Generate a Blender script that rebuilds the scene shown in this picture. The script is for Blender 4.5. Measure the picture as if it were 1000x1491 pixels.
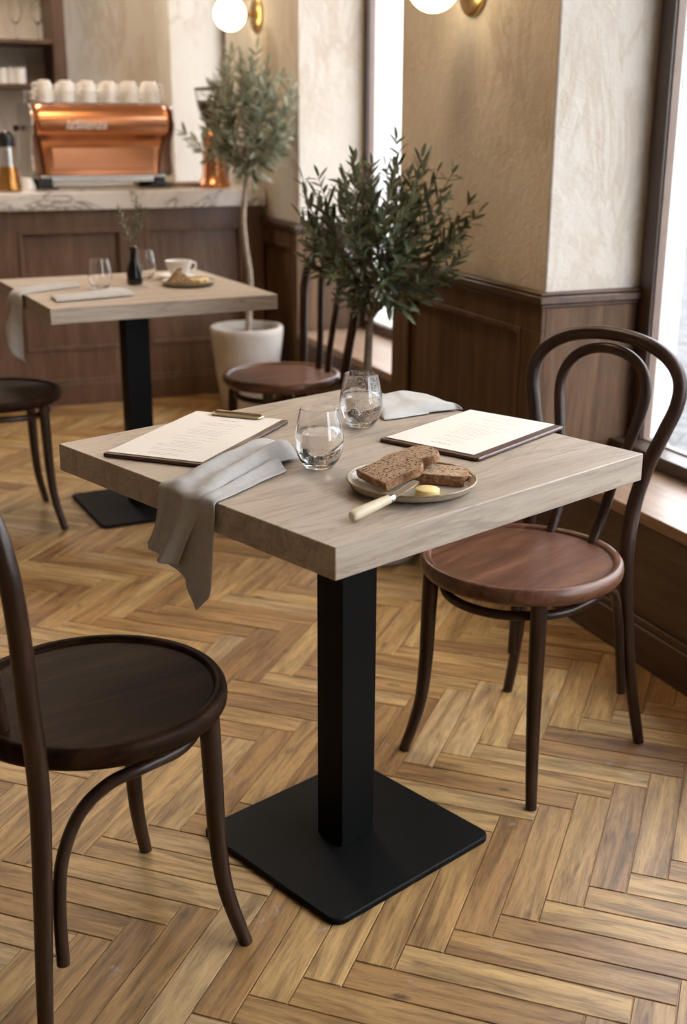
import bpy, bmesh, math, random
from mathutils import Vector, Matrix, noise

# ------------------------------------------------------------------ scene, camera, light
for o in list(bpy.data.objects):
    bpy.data.objects.remove(o, do_unlink=True)
scene = bpy.context.scene
COL = scene.collection
rad = math.radians

CAM_YAW, CAM_PITCH, CAM_ROLL, CAM_Z = rad(22.6), rad(18.1286), 0.0039, 1.275
cam_data = bpy.data.cameras.new('camera')
cam = bpy.data.objects.new('camera', cam_data)
COL.objects.link(cam)
cam_data.sensor_fit = 'VERTICAL'
cam_data.sensor_height = 36.0
cam_data.lens = 1748.46 / 1491 * 36.0
cam_data.clip_start = 0.05
cam_data.dof.use_dof = True
cam_data.dof.focus_distance = 1.95
cam_data.dof.aperture_fstop = 4.0
cam.matrix_world = (Matrix.Translation((0, 0, CAM_Z)) @ Matrix.Rotation(-CAM_YAW, 4, 'Z')
                    @ Matrix.Rotation(math.pi / 2 - CAM_PITCH, 4, 'X') @ Matrix.Rotation(CAM_ROLL, 4, 'Z'))
scene.camera = cam

world = bpy.data.worlds.new('overcast_sky')
scene.world = world
world.use_nodes = True
bg = world.node_tree.nodes['Background']
bg.inputs[0].default_value = (0.93, 0.97, 1.04, 1)
bg.inputs[1].default_value = 8.5

scene.view_settings.view_transform = 'Standard'
scene.view_settings.look = 'None'
scene.view_settings.gamma = 1.0
scene.view_settings.use_curve_mapping = False
scene.view_settings.exposure = 0.0
cy = scene.cycles
cy.use_denoising = True
cy.max_bounces = 10
cy.diffuse_bounces = 5
cy.glossy_bounces = 5
cy.transmission_bounces = 10
cy.transparent_max_bounces = 12
cy.sample_clamp_indirect = 6.0
cy.caustics_reflective = False
cy.caustics_refractive = True
cy.blur_glossy = 0.5


# ------------------------------------------------------------------ helpers


class MB:
    def __init__(s):
        s.v, s.f, s.uv = [], [], {}

    def add(s, verts, faces):
        n = len(s.v)
        s.v += [tuple(q) for q in verts]
        s.f += [tuple(i + n for i in f) for f in faces]
        return s

    def box(s, p0, p1, M=None):
        x0, y0, z0 = p0
        x1, y1, z1 = p1
        vs = [(x0, y0, z0), (x1, y0, z0), (x1, y1, z0), (x0, y1, z0), (x0, y0, z1), (x1, y0, z1), (x1, y1, z1), (x0, y1, z1)]
        if M is not None:
            vs = [M @ Vector(q) for q in vs]
        return s.add(vs, [(0, 3, 2, 1), (4, 5, 6, 7), (0, 1, 5, 4), (1, 2, 6, 5), (2, 3, 7, 6), (3, 0, 4, 7)])

    def lathe(s, prof, seg=48, M=None):
        """prof: (r, z) from bottom outside order; r=0 ends are closed to a point"""
        rings, vs, fs = [], [], []
        for r, z in prof:
            if r < 1e-6:
                rings.append([len(vs)])
                vs.append((0, 0, z))
            else:
                rings.append(list(range(len(vs), len(vs) + seg)))
                vs += [(r * math.cos(2 * math.pi * k / seg), r * math.sin(2 * math.pi * k / seg), z) for k in range(seg)]
        for a, b in zip(rings, rings[1:]):
            for k in range(seg):
                k2 = (k + 1) % seg
                if len(a) == 1 and len(b) == 1:
                    continue
                if len(a) == 1:
                    fs.append((a[0], b[k2], b[k]))
                elif len(b) == 1:
                    fs.append((a[k], a[k2], b[0]))
                else:
                    fs.append((a[k], a[k2], b[k2], b[k]))
        if M is not None:
            vs = [M @ Vector(q) for q in vs]
        return s.add(vs, fs)

    def tube(s, pts, rads, seg=12, closed=False, cap=True):
        pts = [Vector(q) for q in pts]
        n = len(pts)
        if not isinstance(rads, (list, tuple)):
            rads = [rads] * n
        tang = []
        for i in range(n):
            a = pts[(i - 1) % n] if (closed or i > 0) else pts[i]
            b = pts[(i + 1) % n] if (closed or i < n - 1) else pts[i]
            tang.append((b - a).normalized())
        t0 = tang[0]
        u = t0.orthogonal().normalized()
        vs, fs = [], []
        prev = t0
        for i in range(n):
            q = prev.rotation_difference(tang[i])
            u = (q @ u).normalized()
            prev = tang[i]
            w = tang[i].cross(u)
            for k in range(seg):
                a = 2 * math.pi * k / seg
                vs.append(pts[i] + rads[i] * (math.cos(a) * u + math.sin(a) * w))
        m = n if closed else n - 1
        for i in range(m):
            for k in range(seg):
                a, b = i * seg + k, i * seg + (k + 1) % seg
                c, d = ((i + 1) % n) * seg + (k + 1) % seg, ((i + 1) % n) * seg + k
                fs.append((a, b, c, d))
        if cap and not closed:
            fs.append(tuple(range(seg))[::-1])
            fs.append(tuple(range((n - 1) * seg, n * seg)))
        return s.add(vs, fs)

    def prism(s, outline, z0, z1, M=None):
        n = len(outline)
        vs = [(x, y, z0) for x, y in outline] + [(x, y, z1) for x, y in outline]
        fs = [tuple(range(n))[::-1], tuple(range(n, 2 * n))]
        fs += [(i, (i + 1) % n, n + (i + 1) % n, n + i) for i in range(n)]
        if M is not None:
            vs = [M @ Vector(q) for q in vs]
        return s.add(vs, fs)

    def grid(s, rows):
        n, m = len(rows), len(rows[0])
        fs = [(i * m + j, i * m + j + 1, (i + 1) * m + j + 1, (i + 1) * m + j) for i in range(n - 1) for j in range(m - 1)]
        return s.add([q for r in rows for q in r], fs)

    def build(s, name, mat, parent=None, sharp=35, loc=None, rotz=None, bevel=0, kind=None):
        me = bpy.data.meshes.new(name)
        me.from_pydata([tuple(q) for q in s.v], [], s.f)
        bm = bmesh.new()
        bm.from_mesh(me)
        bmesh.ops.recalc_face_normals(bm, faces=bm.faces)
        bm.to_mesh(me)
        bm.free()
        me.shade_smooth()
        me.set_sharp_from_angle(angle=rad(sharp))
        me.materials.append(mat)
        o = bpy.data.objects.new(name, me)
        COL.objects.link(o)
        if parent is not None:
            o.parent = parent
        if loc is not None:
            o.location = loc
        if rotz is not None:
            o.rotation_euler = (0, 0, rotz)
        if bevel:
            b = o.modifiers.new('bevel', 'BEVEL')
            b.width = bevel
            b.segments = 2
            b.limit_method = 'ANGLE'
            b.angle_limit = rad(40)
        if kind:
            o['kind'] = kind
        return o


def smooth(pts, sub=6, closed=False):
    """Catmull-Rom through the points (any tuple length)"""
    n = len(pts)
    out = []
    rng = n if closed else n - 1
    for i in range(rng):
        g = lambda k: pts[k % n] if closed else pts[min(max(k, 0), n - 1)]
        p0, p1, p2, p3 = g(i - 1), g(i), g(i + 1), g(i + 2)
        for j in range(sub):
            t = j / sub
            out.append(tuple(0.5 * (2 * b + (c - a) * t + (2 * a - 5 * b + 4 * c - d) * t * t + (3 * b - a - 3 * c + d) * t ** 3)
                             for a, b, c, d in zip(p0, p1, p2, p3)))
    if not closed:
        out.append(tuple(pts[-1]))
    return out


def thing(name, label, cat, loc=(0, 0, 0), rotz=0.0, group=None):
    o = bpy.data.objects.new(name, None)
    o.empty_display_size = 0.05
    COL.objects.link(o)
    o.location = loc
    o.rotation_euler = (0, 0, rotz)
    return tag(o, label, cat, group)


def tag(o, label, cat, group=None):
    o['label'] = label
    o['category'] = cat
    if group:
        o['group'] = group
    return o


def dup(root, loc=None, rotz=None, label=None, group=None):
    def cp(o, par):
        c = o.copy()
        COL.objects.link(c)
        if par is not None:
            c.parent = par
        for ch in list(o.children):
            cp(ch, c)
        return c
    r = cp(root, None)
    if loc is not None:
        r.location = loc
    if rotz is not None:
        r.rotation_euler = (0, 0, rotz)
    if label:
        r['label'] = label
    if group:
        r['group'] = group
    return r


# ------------------------------------------------------------------ materials
class NT:
    def __init__(s, name):
        s.m = bpy.data.materials.new(name)
        s.m.use_nodes = True
        s.t = s.m.node_tree
        s.b = s.t.nodes['Principled BSDF']
        s.out = s.t.nodes['Material Output']

    def n(s, typ, **kw):
        nd = s.t.nodes.new(typ)
        for k, v in kw.items():
            if k.startswith('i_'):
                key = k[2:].replace('_', ' ')
                nd.inputs[key].default_value = v
            else:
                setattr(nd, k, v)
        return nd

    def l(s, a, b):
        s.t.links.new(a, b)

    def coords(s, kind='Object', scale=(1, 1, 1), rot=(0, 0, 0), loc=(0, 0, 0)):
        tc = s.n('ShaderNodeTexCoord')
        mp = s.n('ShaderNodeMapping')
        mp.inputs['Scale'].default_value = scale
        mp.inputs['Rotation'].default_value = rot
        mp.inputs['Location'].default_value = loc
        s.l(tc.outputs[kind], mp.inputs[0])
        return mp.outputs[0]

    def noise(s, vec, scale=5, detail=4, rough=0.55, dist=0.0):
        nd = s.n('ShaderNodeTexNoise')
        nd.inputs['Scale'].default_value = scale
        nd.inputs['Detail'].default_value = detail
        nd.inputs['Roughness'].default_value = rough
        nd.inputs['Distortion'].default_value = dist
        if vec is not None:
            s.l(vec, nd.inputs['Vector'])
        return nd.outputs['Fac']

    def ramp(s, fac, stops):
        r = s.n('ShaderNodeValToRGB')
        e = r.color_ramp.elements
        while len(e) < len(stops):
            e.new(0.5)
        for el, (p, c) in zip(e, stops):
            el.position = p
            el.color = (*c, 1) if len(c) == 3 else c
        s.l(fac, r.inputs[0])
        return r.outputs[0]

    def mix(s, fac, a, b, blend='MIX'):
        m = s.n('ShaderNodeMix', data_type='RGBA', blend_type=blend)
        for sock, v in ((m.inputs[0], fac), (m.inputs[6], a), (m.inputs[7], b)):
            if hasattr(v, 'links'):
                s.l(v, sock)
            elif isinstance(v, (int, float)):
                sock.default_value = v
            else:
                sock.default_value = (*v, 1)
        return m.outputs[2]

    def bump(s, h, strength=0.2, dist=0.01):
        b = s.n('ShaderNodeBump')
        b.inputs['Strength'].default_value = strength
        b.inputs['Distance'].default_value = dist
        s.l(h, b.inputs['Height'])
        s.l(b.outputs[0], s.b.inputs['Normal'])

    def set(s, color=None, rough=None, metal=None, spec=None, coat=None, coat_rough=None, trans=None, ior=None, sheen=None):
        for key, v in (('Base Color', color), ('Roughness', rough), ('Metallic', metal), ('Specular IOR Level', spec),
                       ('Coat Weight', coat), ('Coat Roughness', coat_rough), ('Transmission Weight', trans), ('IOR', ior), ('Sheen Weight', sheen)):
            if v is None:
                continue
            sock = s.b.inputs[key]
            if hasattr(v, 'links'):
                s.l(v, sock)
            elif key == 'Base Color':
                sock.default_value = (*v, 1)
            else:
                sock.default_value = v
        return s


def plain(name, color, rough=0.5, metal=0.0, var=0.08, scale=30, **kw):
    t = NT(name)
    f = t.noise(t.coords(), scale, 3)
    a = tuple(c * (1 - var) for c in color)
    b = tuple(min(1, c * (1 + var)) for c in color)
    t.set(color=t.ramp(f, [(0.3, a), (0.7, b)]), rough=rough, metal=metal, **kw)
    return t.m


def wood(name, dark, mid, light, axis='X', stretch=14, scale=6, rough=0.4, coat=0.0, bump=0.08, fine=1.0, coat_rough=0.2, spec=0.4):
    """streaky wood with the grain running along one object axis"""
    t = NT(name)
    sc = {'X': (1, stretch, stretch), 'Y': (stretch, 1, stretch), 'Z': (stretch, stretch, 1)}[axis]
    v = t.coords(scale=sc)
    f1 = t.noise(v, scale * 0.35, 5, 0.6, 0.6)
    f2 = t.noise(v, scale * 2.2, 6, 0.7, 0.2)
    c1 = t.ramp(f1, [(0.28, dark), (0.5, mid), (0.72, light)])
    c2 = t.ramp(f2, [(0.3, (0.45, 0.42, 0.4)), (0.62, (1.05, 1.05, 1.05))])
    t.set(color=t.mix(0.55 * fine, c1, c2, 'MULTIPLY'), rough=rough, coat=coat, coat_rough=coat_rough, spec=spec)
    t.bump(f2, bump, 0.002)
    return t.m


def mk_oak():
    t = NT('pale_oak')
    v = t.coords(scale=(1, 9, 9))
    f1 = t.noise(v, 2.4, 5, 0.6, 0.8)
    f2 = t.noise(t.coords(scale=(1, 16, 16)), 11, 6, 0.7, 0.3)
    f3 = t.noise(t.coords(scale=(1, 7, 7), loc=(3, 1, 2)), 2.0, 4, 0.55, 1.0)
    c = t.ramp(f1, [(0.28, (0.345, 0.285, 0.225)), (0.5, (0.405, 0.342, 0.275)), (0.72, (0.45, 0.388, 0.318))])
    c = t.mix(0.34, c, t.ramp(f2, [(0.34, (0.42, 0.38, 0.34)), (0.56, (1.05, 1.05, 1.05))]), 'MULTIPLY')
    c = t.mix(t.ramp(f3, [(0.455, (0, 0, 0)), (0.495, (0.5, 0.5, 0.5)), (0.515, (0, 0, 0))]), c, (0.21, 0.165, 0.13))
    t.set(color=c, rough=0.42, spec=0.4)
    t.bump(f2, 0.05, 0.002)
    return t.m


M = {}
M['chair_wood'] = wood('dark_bentwood', (0.014, 0.0065, 0.0040), (0.030, 0.0135, 0.0080), (0.056, 0.026, 0.015), 'Z', 10, 11, 0.36, 0.05, spec=0.35)
M['seat_lit'] = wood('walnut_seat_lit', (0.050, 0.019, 0.010), (0.115, 0.047, 0.025), (0.20, 0.092, 0.052), 'X', 6, 12, 0.36, 0.12, 0.05, spec=0.35)  # seat walnut lightened, the sky's reflection put into its colour
M['seat_shaded'] = wood('walnut_seat_shaded', (0.008, 0.0036, 0.0018), (0.024, 0.0110, 0.0055), (0.050, 0.024, 0.012), 'X', 9, 14, 0.5, 0.0, 0.05, spec=0.06)  # same seat walnut darkened, the dimmer light put into its colour
M['oak'] = mk_oak()
M['walnut'] = wood('walnut_panelling', (0.062, 0.031, 0.015), (0.112, 0.060, 0.030), (0.18, 0.102, 0.055), 'Z', 11, 5, 0.5, 0.0, 0.05, spec=0.25)
M['counter_wood'] = wood('counter_walnut', (0.085, 0.045, 0.025), (0.135, 0.074, 0.043), (0.19, 0.112, 0.068), 'Z', 11, 5, 0.45, 0.1, 0.05)
M['walnut_h'] = wood('walnut_rails', (0.042, 0.021, 0.012), (0.075, 0.040, 0.023), (0.115, 0.066, 0.040), 'Y', 11, 5, 0.40, 0.15, 0.05)
M['sill_wood'] = wood('window_ledge_wood', (0.20, 0.125, 0.078), (0.28, 0.185, 0.125), (0.36, 0.25, 0.175), 'Y', 11, 5, 0.35, 0.25, 0.04)
M['shelf_wood'] = wood('shelf_walnut', (0.06, 0.032, 0.018), (0.10, 0.055, 0.032), (0.14, 0.08, 0.048), 'Z', 11, 5, 0.5)
M['board_wood'] = wood('cutting_board_wood', (0.22, 0.13, 0.07), (0.32, 0.2, 0.11), (0.4, 0.26, 0.15), 'X', 11, 5, 0.5)
M['black_metal'] = plain('matt_black_metal', (0.0048, 0.0051, 0.0051), 0.5, 0.0, 0.15, 60, spec=0.1)
M['brass'] = plain('aged_brass', (0.62, 0.42, 0.18), 0.28, 1.0, 0.05)
M['clip_metal'] = plain('antique_brass_clip', (0.50, 0.42, 0.28), 0.3, 1.0, 0.05)
M['steel'] = plain('brushed_steel', (0.62, 0.60, 0.57), 0.25, 1.0, 0.05)
M['knife_steel'] = plain('polished_steel', (0.75, 0.74, 0.72), 0.14, 1.0, 0.02)
M['black_plastic'] = plain('black_plastic', (0.012, 0.012, 0.013), 0.35, 0.0, 0.1)
M['porcelain'] = plain('white_porcelain', (0.80, 0.78, 0.75), 0.18, 0.0, 0.02)
M['paper'] = plain('cream_menu_paper', (0.72, 0.69, 0.625), 0.7, 0.0, 0.015, 8)
M['ink'] = plain('grey_ink', (0.24, 0.215, 0.19), 0.7, 0.0, 0.05)
M['leather'] = plain('brown_leather', (0.060, 0.024, 0.015), 0.38, 0.0, 0.15, 120, coat=0.15)
M['soil'] = plain('potting_soil', (0.035, 0.022, 0.015), 0.95, 0.0, 0.6, 120)
M['bark'] = plain('olive_bark', (0.27, 0.215, 0.16), 0.85, 0.0, 0.3, 60)
M['bark_dark'] = plain('dark_olive_bark', (0.13, 0.095, 0.065), 0.85, 0.0, 0.3, 60)
M['butter'] = plain('butter', (0.80, 0.62, 0.27), 0.4, 0.0, 0.03, 20)
M['handle'] = plain('bone_handle', (0.66, 0.57, 0.41), 0.3, 0.0, 0.08, 40)
M['white_paint'] = plain('white_exterior_paint', (0.85, 0.85, 0.83), 0.6, 0.0, 0.02)
M['grey_seal'] = plain('grey_window_seal', (0.25, 0.24, 0.24), 0.6, 0.0, 0.05)
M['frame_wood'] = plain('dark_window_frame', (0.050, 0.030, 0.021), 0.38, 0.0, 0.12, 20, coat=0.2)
M['frame_lit'] = plain('frame_wood_lit', (0.22, 0.155, 0.12), 0.4, 0.0, 0.1, 20)  # frame wood made paler, daylight on the inner reveal put into the colour
M['cheese'] = plain('pale_cheese', (0.75, 0.58, 0.27), 0.45, 0.0, 0.06)
M['amber'] = plain('amber_brass_body', (0.50, 0.25, 0.07), 0.22, 0.8, 0.1)
M['logo'] = plain('pale_logo_metal', (0.72, 0.66, 0.58), 0.35, 0.6, 0.02)
M['facade'] = plain('pale_facade_render', (0.78, 0.76, 0.72), 0.85, 0.0, 0.04, 2)
M['facade_glass'] = plain('facade_window_glass', (0.12, 0.14, 0.15), 0.15)
M['ceiling'] = plain('ceiling_plaster', (0.62, 0.57, 0.48), 0.9, 0.0, 0.03, 4)


def mk_plaster():
    t = NT('limewash_plaster')
    v = t.coords('Object')
    f = t.noise(v, 1.3, 5, 0.6, 0.4)
    c = t.ramp(f, [(0.25, (0.55, 0.49, 0.41)), (0.5, (0.645, 0.59, 0.515)), (0.75, (0.69, 0.645, 0.575))])
    # long trailing stains
    vs = t.coords('Object', scale=(4.0, 4.0, 1.3))
    s1 = t.noise(vs, 1.6, 6, 0.62, 1.4)
    mask = t.ramp(s1, [(0.44, (0, 0, 0)), (0.497, (0.75, 0.75, 0.75)), (0.51, (0.8, 0.8, 0.8)), (0.57, (0, 0, 0))])
    m2 = t.ramp(t.noise(v, 1.7, 3), [(0.42, (0, 0, 0)), (0.62, (1, 1, 1))])
    mm = t.mix(1.0, mask, m2, 'MULTIPLY')
    c = t.mix(t.mix(1.0, mm, (0.6, 0.6, 0.6), 'MULTIPLY'), c, (0.44, 0.33, 0.215))
    t.set(color=c, rough=0.88)
    fine = t.noise(v, 26, 6, 0.62, 0.9)
    grain = t.noise(v, 5, 5, 0.6, 1.2)
    h = t.mix(0.35, fine, grain)
    t.bump(h, 0.55, 0.010)
    return t.m


def mk_marble():
    t = NT('veined_marble')
    v = t.coords('Object')
    f = t.noise(v, 2.6, 7, 0.62, 1.8)
    c = t.ramp(f, [(0.38, (0.72, 0.69, 0.65)), (0.475, (0.66, 0.62, 0.58)), (0.50, (0.20, 0.175, 0.155)), (0.525, (0.64, 0.60, 0.56)), (0.62, (0.74, 0.71, 0.67))])
    t.set(color=c, rough=0.22)
    return t.m


def mk_floor():
    t = NT('herringbone_oak_planks')
    uv = t.n('ShaderNodeTexCoord').outputs['UV']
    at = t.n('ShaderNodeAttribute', attribute_name='plank')
    rnd = at.outputs['Fac']
    mp = t.n('ShaderNodeMapping')
    mp.inputs['Scale'].default_value = (0.8, 7.5, 1)
    t.l(uv, mp.inputs[0])
    v = mp.outputs[0]
    big = t.noise(v, 5, 4, 0.6, 0.9)
    fine = t.noise(v, 26, 7, 0.72, 0.35)
    base = t.ramp(rnd, [(0.0, (0.27, 0.143, 0.052)), (0.25, (0.35, 0.20, 0.074)), (0.5, (0.41, 0.25, 0.096)), (0.75, (0.46, 0.295, 0.12)), (1.0, (0.40, 0.275, 0.142))])
    g1 = t.ramp(big, [(0.32, (0.30, 0.26, 0.23)), (0.45, (0.66, 0.63, 0.60)), (0.56, (1.0, 1.0, 1.0)), (0.70, (1.28, 1.27, 1.23))])
    c = t.mix(0.82, base, g1, 'MULTIPLY')
    g2 = t.ramp(fine, [(0.33, (0.30, 0.26, 0.23)), (0.50, (0.95, 0.95, 0.95)), (0.7, (1.2, 1.2, 1.18))])
    c = t.mix(0.48, c, g2, 'MULTIPLY')
    # dark knots and a few greyish worn patches
    mk = t.n('ShaderNodeMapping')
    mk.inputs['Scale'].default_value = (1, 2.2, 1)
    t.l(uv, mk.inputs[0])
    vo = t.n('ShaderNodeTexVoronoi')
    vo.inputs['Scale'].default_value = 5.5
    t.l(mk.outputs[0], vo.inputs['Vector'])
    kn = t.ramp(vo.outputs['Distance'], [(0.03, (1, 1, 1)), (0.13, (0, 0, 0))])
    jit = t.ramp(t.noise(uv, 40, 4, 0.7), [(0.36, (0, 0, 0)), (0.52, (0.9, 0.9, 0.9))])
    c = t.mix(t.mix(1.0, kn, jit, 'MULTIPLY'), c, (0.035, 0.021, 0.014))
    obj = t.coords('Object')
    w1 = t.ramp(t.noise(obj, 9, 6, 0.7, 0.5), [(0.635, (0, 0, 0)), (0.70, (0.6, 0.6, 0.6))])
    c = t.mix(w1, c, (0.33, 0.29, 0.25))
    t.set(color=c, spec=0.46)
    r = t.ramp(fine, [(0.3, (0.52, 0.52, 0.52)), (0.7, (0.36, 0.36, 0.36))])
    t.l(r, t.b.inputs['Roughness'])
    t.bump(fine, 0.16, 0.003)
    return t.m


def mk_linen(name, a, b):
    t = NT(name)
    v = t.coords('Object')
    f = t.mix(0.5, t.noise(t.coords(scale=(1, 1, 0.12)), 900, 2, 0.5), t.noise(t.coords(scale=(1, 0.12, 1)), 900, 2, 0.5))
    n = t.noise(v, 60, 4, 0.6)
    t.set(color=t.ramp(t.mix(0.45, f, n), [(0.25, a), (0.75, b)]), rough=0.92, sheen=0.15)
    t.bump(f, 0.25, 0.001)
    return t.m


def mk_leaf(name, a, b, c_under):
    t = NT(name)
    at = t.n('ShaderNodeAttribute', attribute_name='tone')
    col = t.ramp(at.outputs['Fac'], [(0.15, a), (0.70, tuple(0.65 * p + 0.35 * q for p, q in zip(a, b))), (1.0, b)])
    geo = t.n('ShaderNodeNewGeometry')
    col = t.mix(geo.outputs['Backfacing'], col, c_under)
    t.set(color=col, rough=0.5, spec=0.25)
    tr = t.n('ShaderNodeBsdfTranslucent')
    t.l(col, tr.inputs[0])
    mx = t.n('ShaderNodeMixShader')
    mx.inputs[0].default_value = 0.18
    t.l(t.b.outputs[0], mx.inputs[1])
    t.l(tr.outputs[0], mx.inputs[2])
    t.l(mx.outputs[0], t.out.inputs[0])
    return t.m


def mk_glass(name, color=(1, 1, 1), ior=1.45, rough=0.0, bump=None):
    t = NT(name)
    t.set(color=color, rough=rough, trans=1.0, ior=ior)
    if bump:
        v = t.coords('Object')
        vo = t.n('ShaderNodeTexVoronoi')
        vo.inputs['Scale'].default_value = bump
        t.l(v, vo.inputs['Vector'])
        h = t.ramp(vo.outputs['Distance'], [(0.0, (1, 1, 1)), (0.38, (0, 0, 0))])
        msk = t.ramp(t.noise(v, 60, 3), [(0.46, (0, 0, 0)), (0.6, (1, 1, 1))])
        t.bump(t.mix(1.0, h, msk, 'MULTIPLY'), 0.5, 0.0012)
    return t.m


def mk_pane():
    t = NT('window_glass')
    tr = t.n('ShaderNodeBsdfTransparent')
    gl = t.n('ShaderNodeBsdfGlossy')
    gl.inputs['Roughness'].default_value = 0.02
    fr = t.n('ShaderNodeLayerWeight')
    fr.inputs['Blend'].default_value = 0.5
    pw = t.n('ShaderNodeMath', operation='POWER')
    pw.inputs[1].default_value = 5.0
    t.l(fr.outputs['Facing'], pw.inputs[0])
    sc = t.n('ShaderNodeMath', operation='MULTIPLY_ADD')
    sc.inputs[1].default_value = 0.5
    sc.inputs[2].default_value = 0.03
    t.l(pw.outputs[0], sc.inputs[0])
    mx = t.n('ShaderNodeMixShader')
    t.l(sc.outputs[0], mx.inputs[0])
    t.l(tr.outputs[0], mx.inputs[1])
    t.l(gl.outputs[0], mx.inputs[2])
    t.l(mx.outputs[0], t.out.inputs[0])
    return t.m


def mk_emit(name, color, strength):
    t = NT(name)
    t.set(color=(0.9, 0.88, 0.82), rough=0.25)
    t.b.inputs['Emission Color'].default_value = (*color, 1)
    t.b.inputs['Emission Strength'].default_value = strength
    return t.m


def mk_crumb():
    t = NT('bread_crumb')
    v = t.coords('Object')
    f = t.noise(v, 160, 5, 0.65)
    c = t.ramp(f, [(0.3, (0.27, 0.165, 0.090)), (0.5, (0.40, 0.265, 0.155)), (0.7, (0.52, 0.365, 0.23))])
    vo = t.n('ShaderNodeTexVoronoi')
    vo.inputs['Scale'].default_value = 165
    t.l(t.coords('Object', scale=(1, 1.5, 1)), vo.inputs['Vector'])
    seeds = t.ramp(vo.outputs['Distance'], [(0.30, (1, 1, 1)), (0.42, (0, 0, 0))])
    pick = t.ramp(vo.outputs['Color'], [(0.38, (0, 0, 0)), (0.42, (1, 1, 1))])
    msk = t.mix(1.0, seeds, pick, 'MULTIPLY')
    c = t.mix(msk, c, (0.035, 0.018, 0.010))
    t.set(color=c, rough=0.9)
    t.bump(f, 0.6, 0.002)
    return t.m


def mk_crust():
    t = NT('bread_crust')
    v = t.coords('Object')
    f = t.noise(v, 140, 5, 0.7)
    t.set(color=t.ramp(f, [(0.32, (0.10, 0.04, 0.016)), (0.5, (0.26, 0.12, 0.05)), (0.68, (0.46, 0.27, 0.13))]), rough=0.75)
    t.bump(f, 0.7, 0.003)
    return t.m


def mk_stoneware():
    t = NT('glazed_stoneware')
    v = t.coords('Object')
    sp = t.noise(v, 320, 3, 0.7)
    c = t.ramp(sp, [(0.30, (0.17, 0.13, 0.085)), (0.42, (0.40, 0.355, 0.275)), (0.7, (0.46, 0.415, 0.33))])
    t.set(color=c, rough=0.3)
    return t.m


def mk_stoneware_rim():
    t = NT('brown_glaze_rim')
    v = t.coords('Object')
    c = t.ramp(t.noise(v, 120, 4, 0.7), [(0.3, (0.16, 0.105, 0.045)), (0.6, (0.30, 0.225, 0.115)), (0.8, (0.42, 0.35, 0.22))])
    t.set(color=c, rough=0.28)
    return t.m


def mk_concrete():
    t = NT('pale_concrete_pot')
    v = t.coords('Object')
    f = t.noise(v, 7, 6, 0.65, 0.4)
    t.set(color=t.ramp(f, [(0.3, (0.34, 0.305, 0.27)), (0.7, (0.46, 0.425, 0.38))]), rough=0.85)
    t.bump(t.noise(v, 60, 4), 0.2, 0.003)
    return t.m


def mk_copper():
    t = NT('polished_copper')
    v = t.coords('Object', scale=(1, 8, 8))
    f = t.noise(v, 4, 3)
    t.set(color=t.ramp(f, [(0.3, (0.62, 0.26, 0.125)), (0.7, (0.70, 0.32, 0.165))]), rough=0.27, metal=1.0)
    return t.m


def mk_cobbles():
    t = NT('street_cobbles')
    v = t.coords('Object', scale=(1, 1, 0.01))
    vo = t.n('ShaderNodeTexVoronoi', feature='DISTANCE_TO_EDGE')
    vo.inputs['Scale'].default_value = 6.0
    t.l(v, vo.inputs['Vector'])
    f = t.noise(v, 8, 4)
    c = t.mix(t.ramp(vo.outputs['Distance'], [(0.02, (1, 1, 1)), (0.10, (0, 0, 0))]), t.ramp(f, [(0.3, (0.050, 0.050, 0.050)), (0.7, (0.088, 0.087, 0.085))]), (0.018, 0.018, 0.018))
    t.set(color=c, rough=0.6)
    t.bump(vo.outputs['Distance'], 0.6, 0.05)
    return t.m


M['plaster'] = mk_plaster()
M['marble'] = mk_marble()
M['floor'] = mk_floor()
M['linen'] = mk_linen('grey_linen', (0.315, 0.305, 0.295), (0.48, 0.47, 0.455))
M['linen_pale'] = mk_linen('pale_grey_linen', (0.40, 0.395, 0.375), (0.52, 0.515, 0.49))
M['leaf'] = mk_leaf('olive_leaf', (0.028, 0.038, 0.017), (0.15, 0.175, 0.085), (0.15, 0.165, 0.10))
M['leaf_pale'] = mk_leaf('sage_olive_leaf', (0.075, 0.086, 0.045), (0.42, 0.435, 0.29), (0.40, 0.41, 0.30))
M['glass'] = mk_glass('clear_glass')
M['glass_dew'] = mk_glass('dewy_glass', bump=420)
M['water'] = mk_glass('water', (0.98, 0.985, 0.985), 1.33, bump=300)
M['dark_glass'] = mk_glass('smoky_bottle_glass', (0.045, 0.028, 0.022), 1.45)
M['pane'] = mk_pane()
M['globe'] = mk_emit('lit_opal_globe', (1.0, 0.80, 0.52), 5.0)
M['crumb'] = mk_crumb()
M['crust'] = mk_crust()
M['ceiling_fill'] = mk_emit('added_ceiling_fill', (1.0, 0.86, 0.70), 52.0)  # glow of the added fill lamps overhead
M['ceiling_fill_dim'] = mk_emit('added_ceiling_fill_dim', (1.0, 0.70, 0.42), 22.0)
M['stoneware'] = mk_stoneware()
M['stoneware_rim'] = mk_stoneware_rim()
M['concrete'] = mk_concrete()
M['copper'] = mk_copper()
M['cobbles'] = mk_cobbles()
M['beans'] = plain('coffee_beans', (0.040, 0.014, 0.008), 0.4, 0.0, 0.7, 160)

# ------------------------------------------------------------------ the setting
XW, XB = 1.72, 1.90          # room faces of the near pier and of the far pier
CEIL = 3.0


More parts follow.
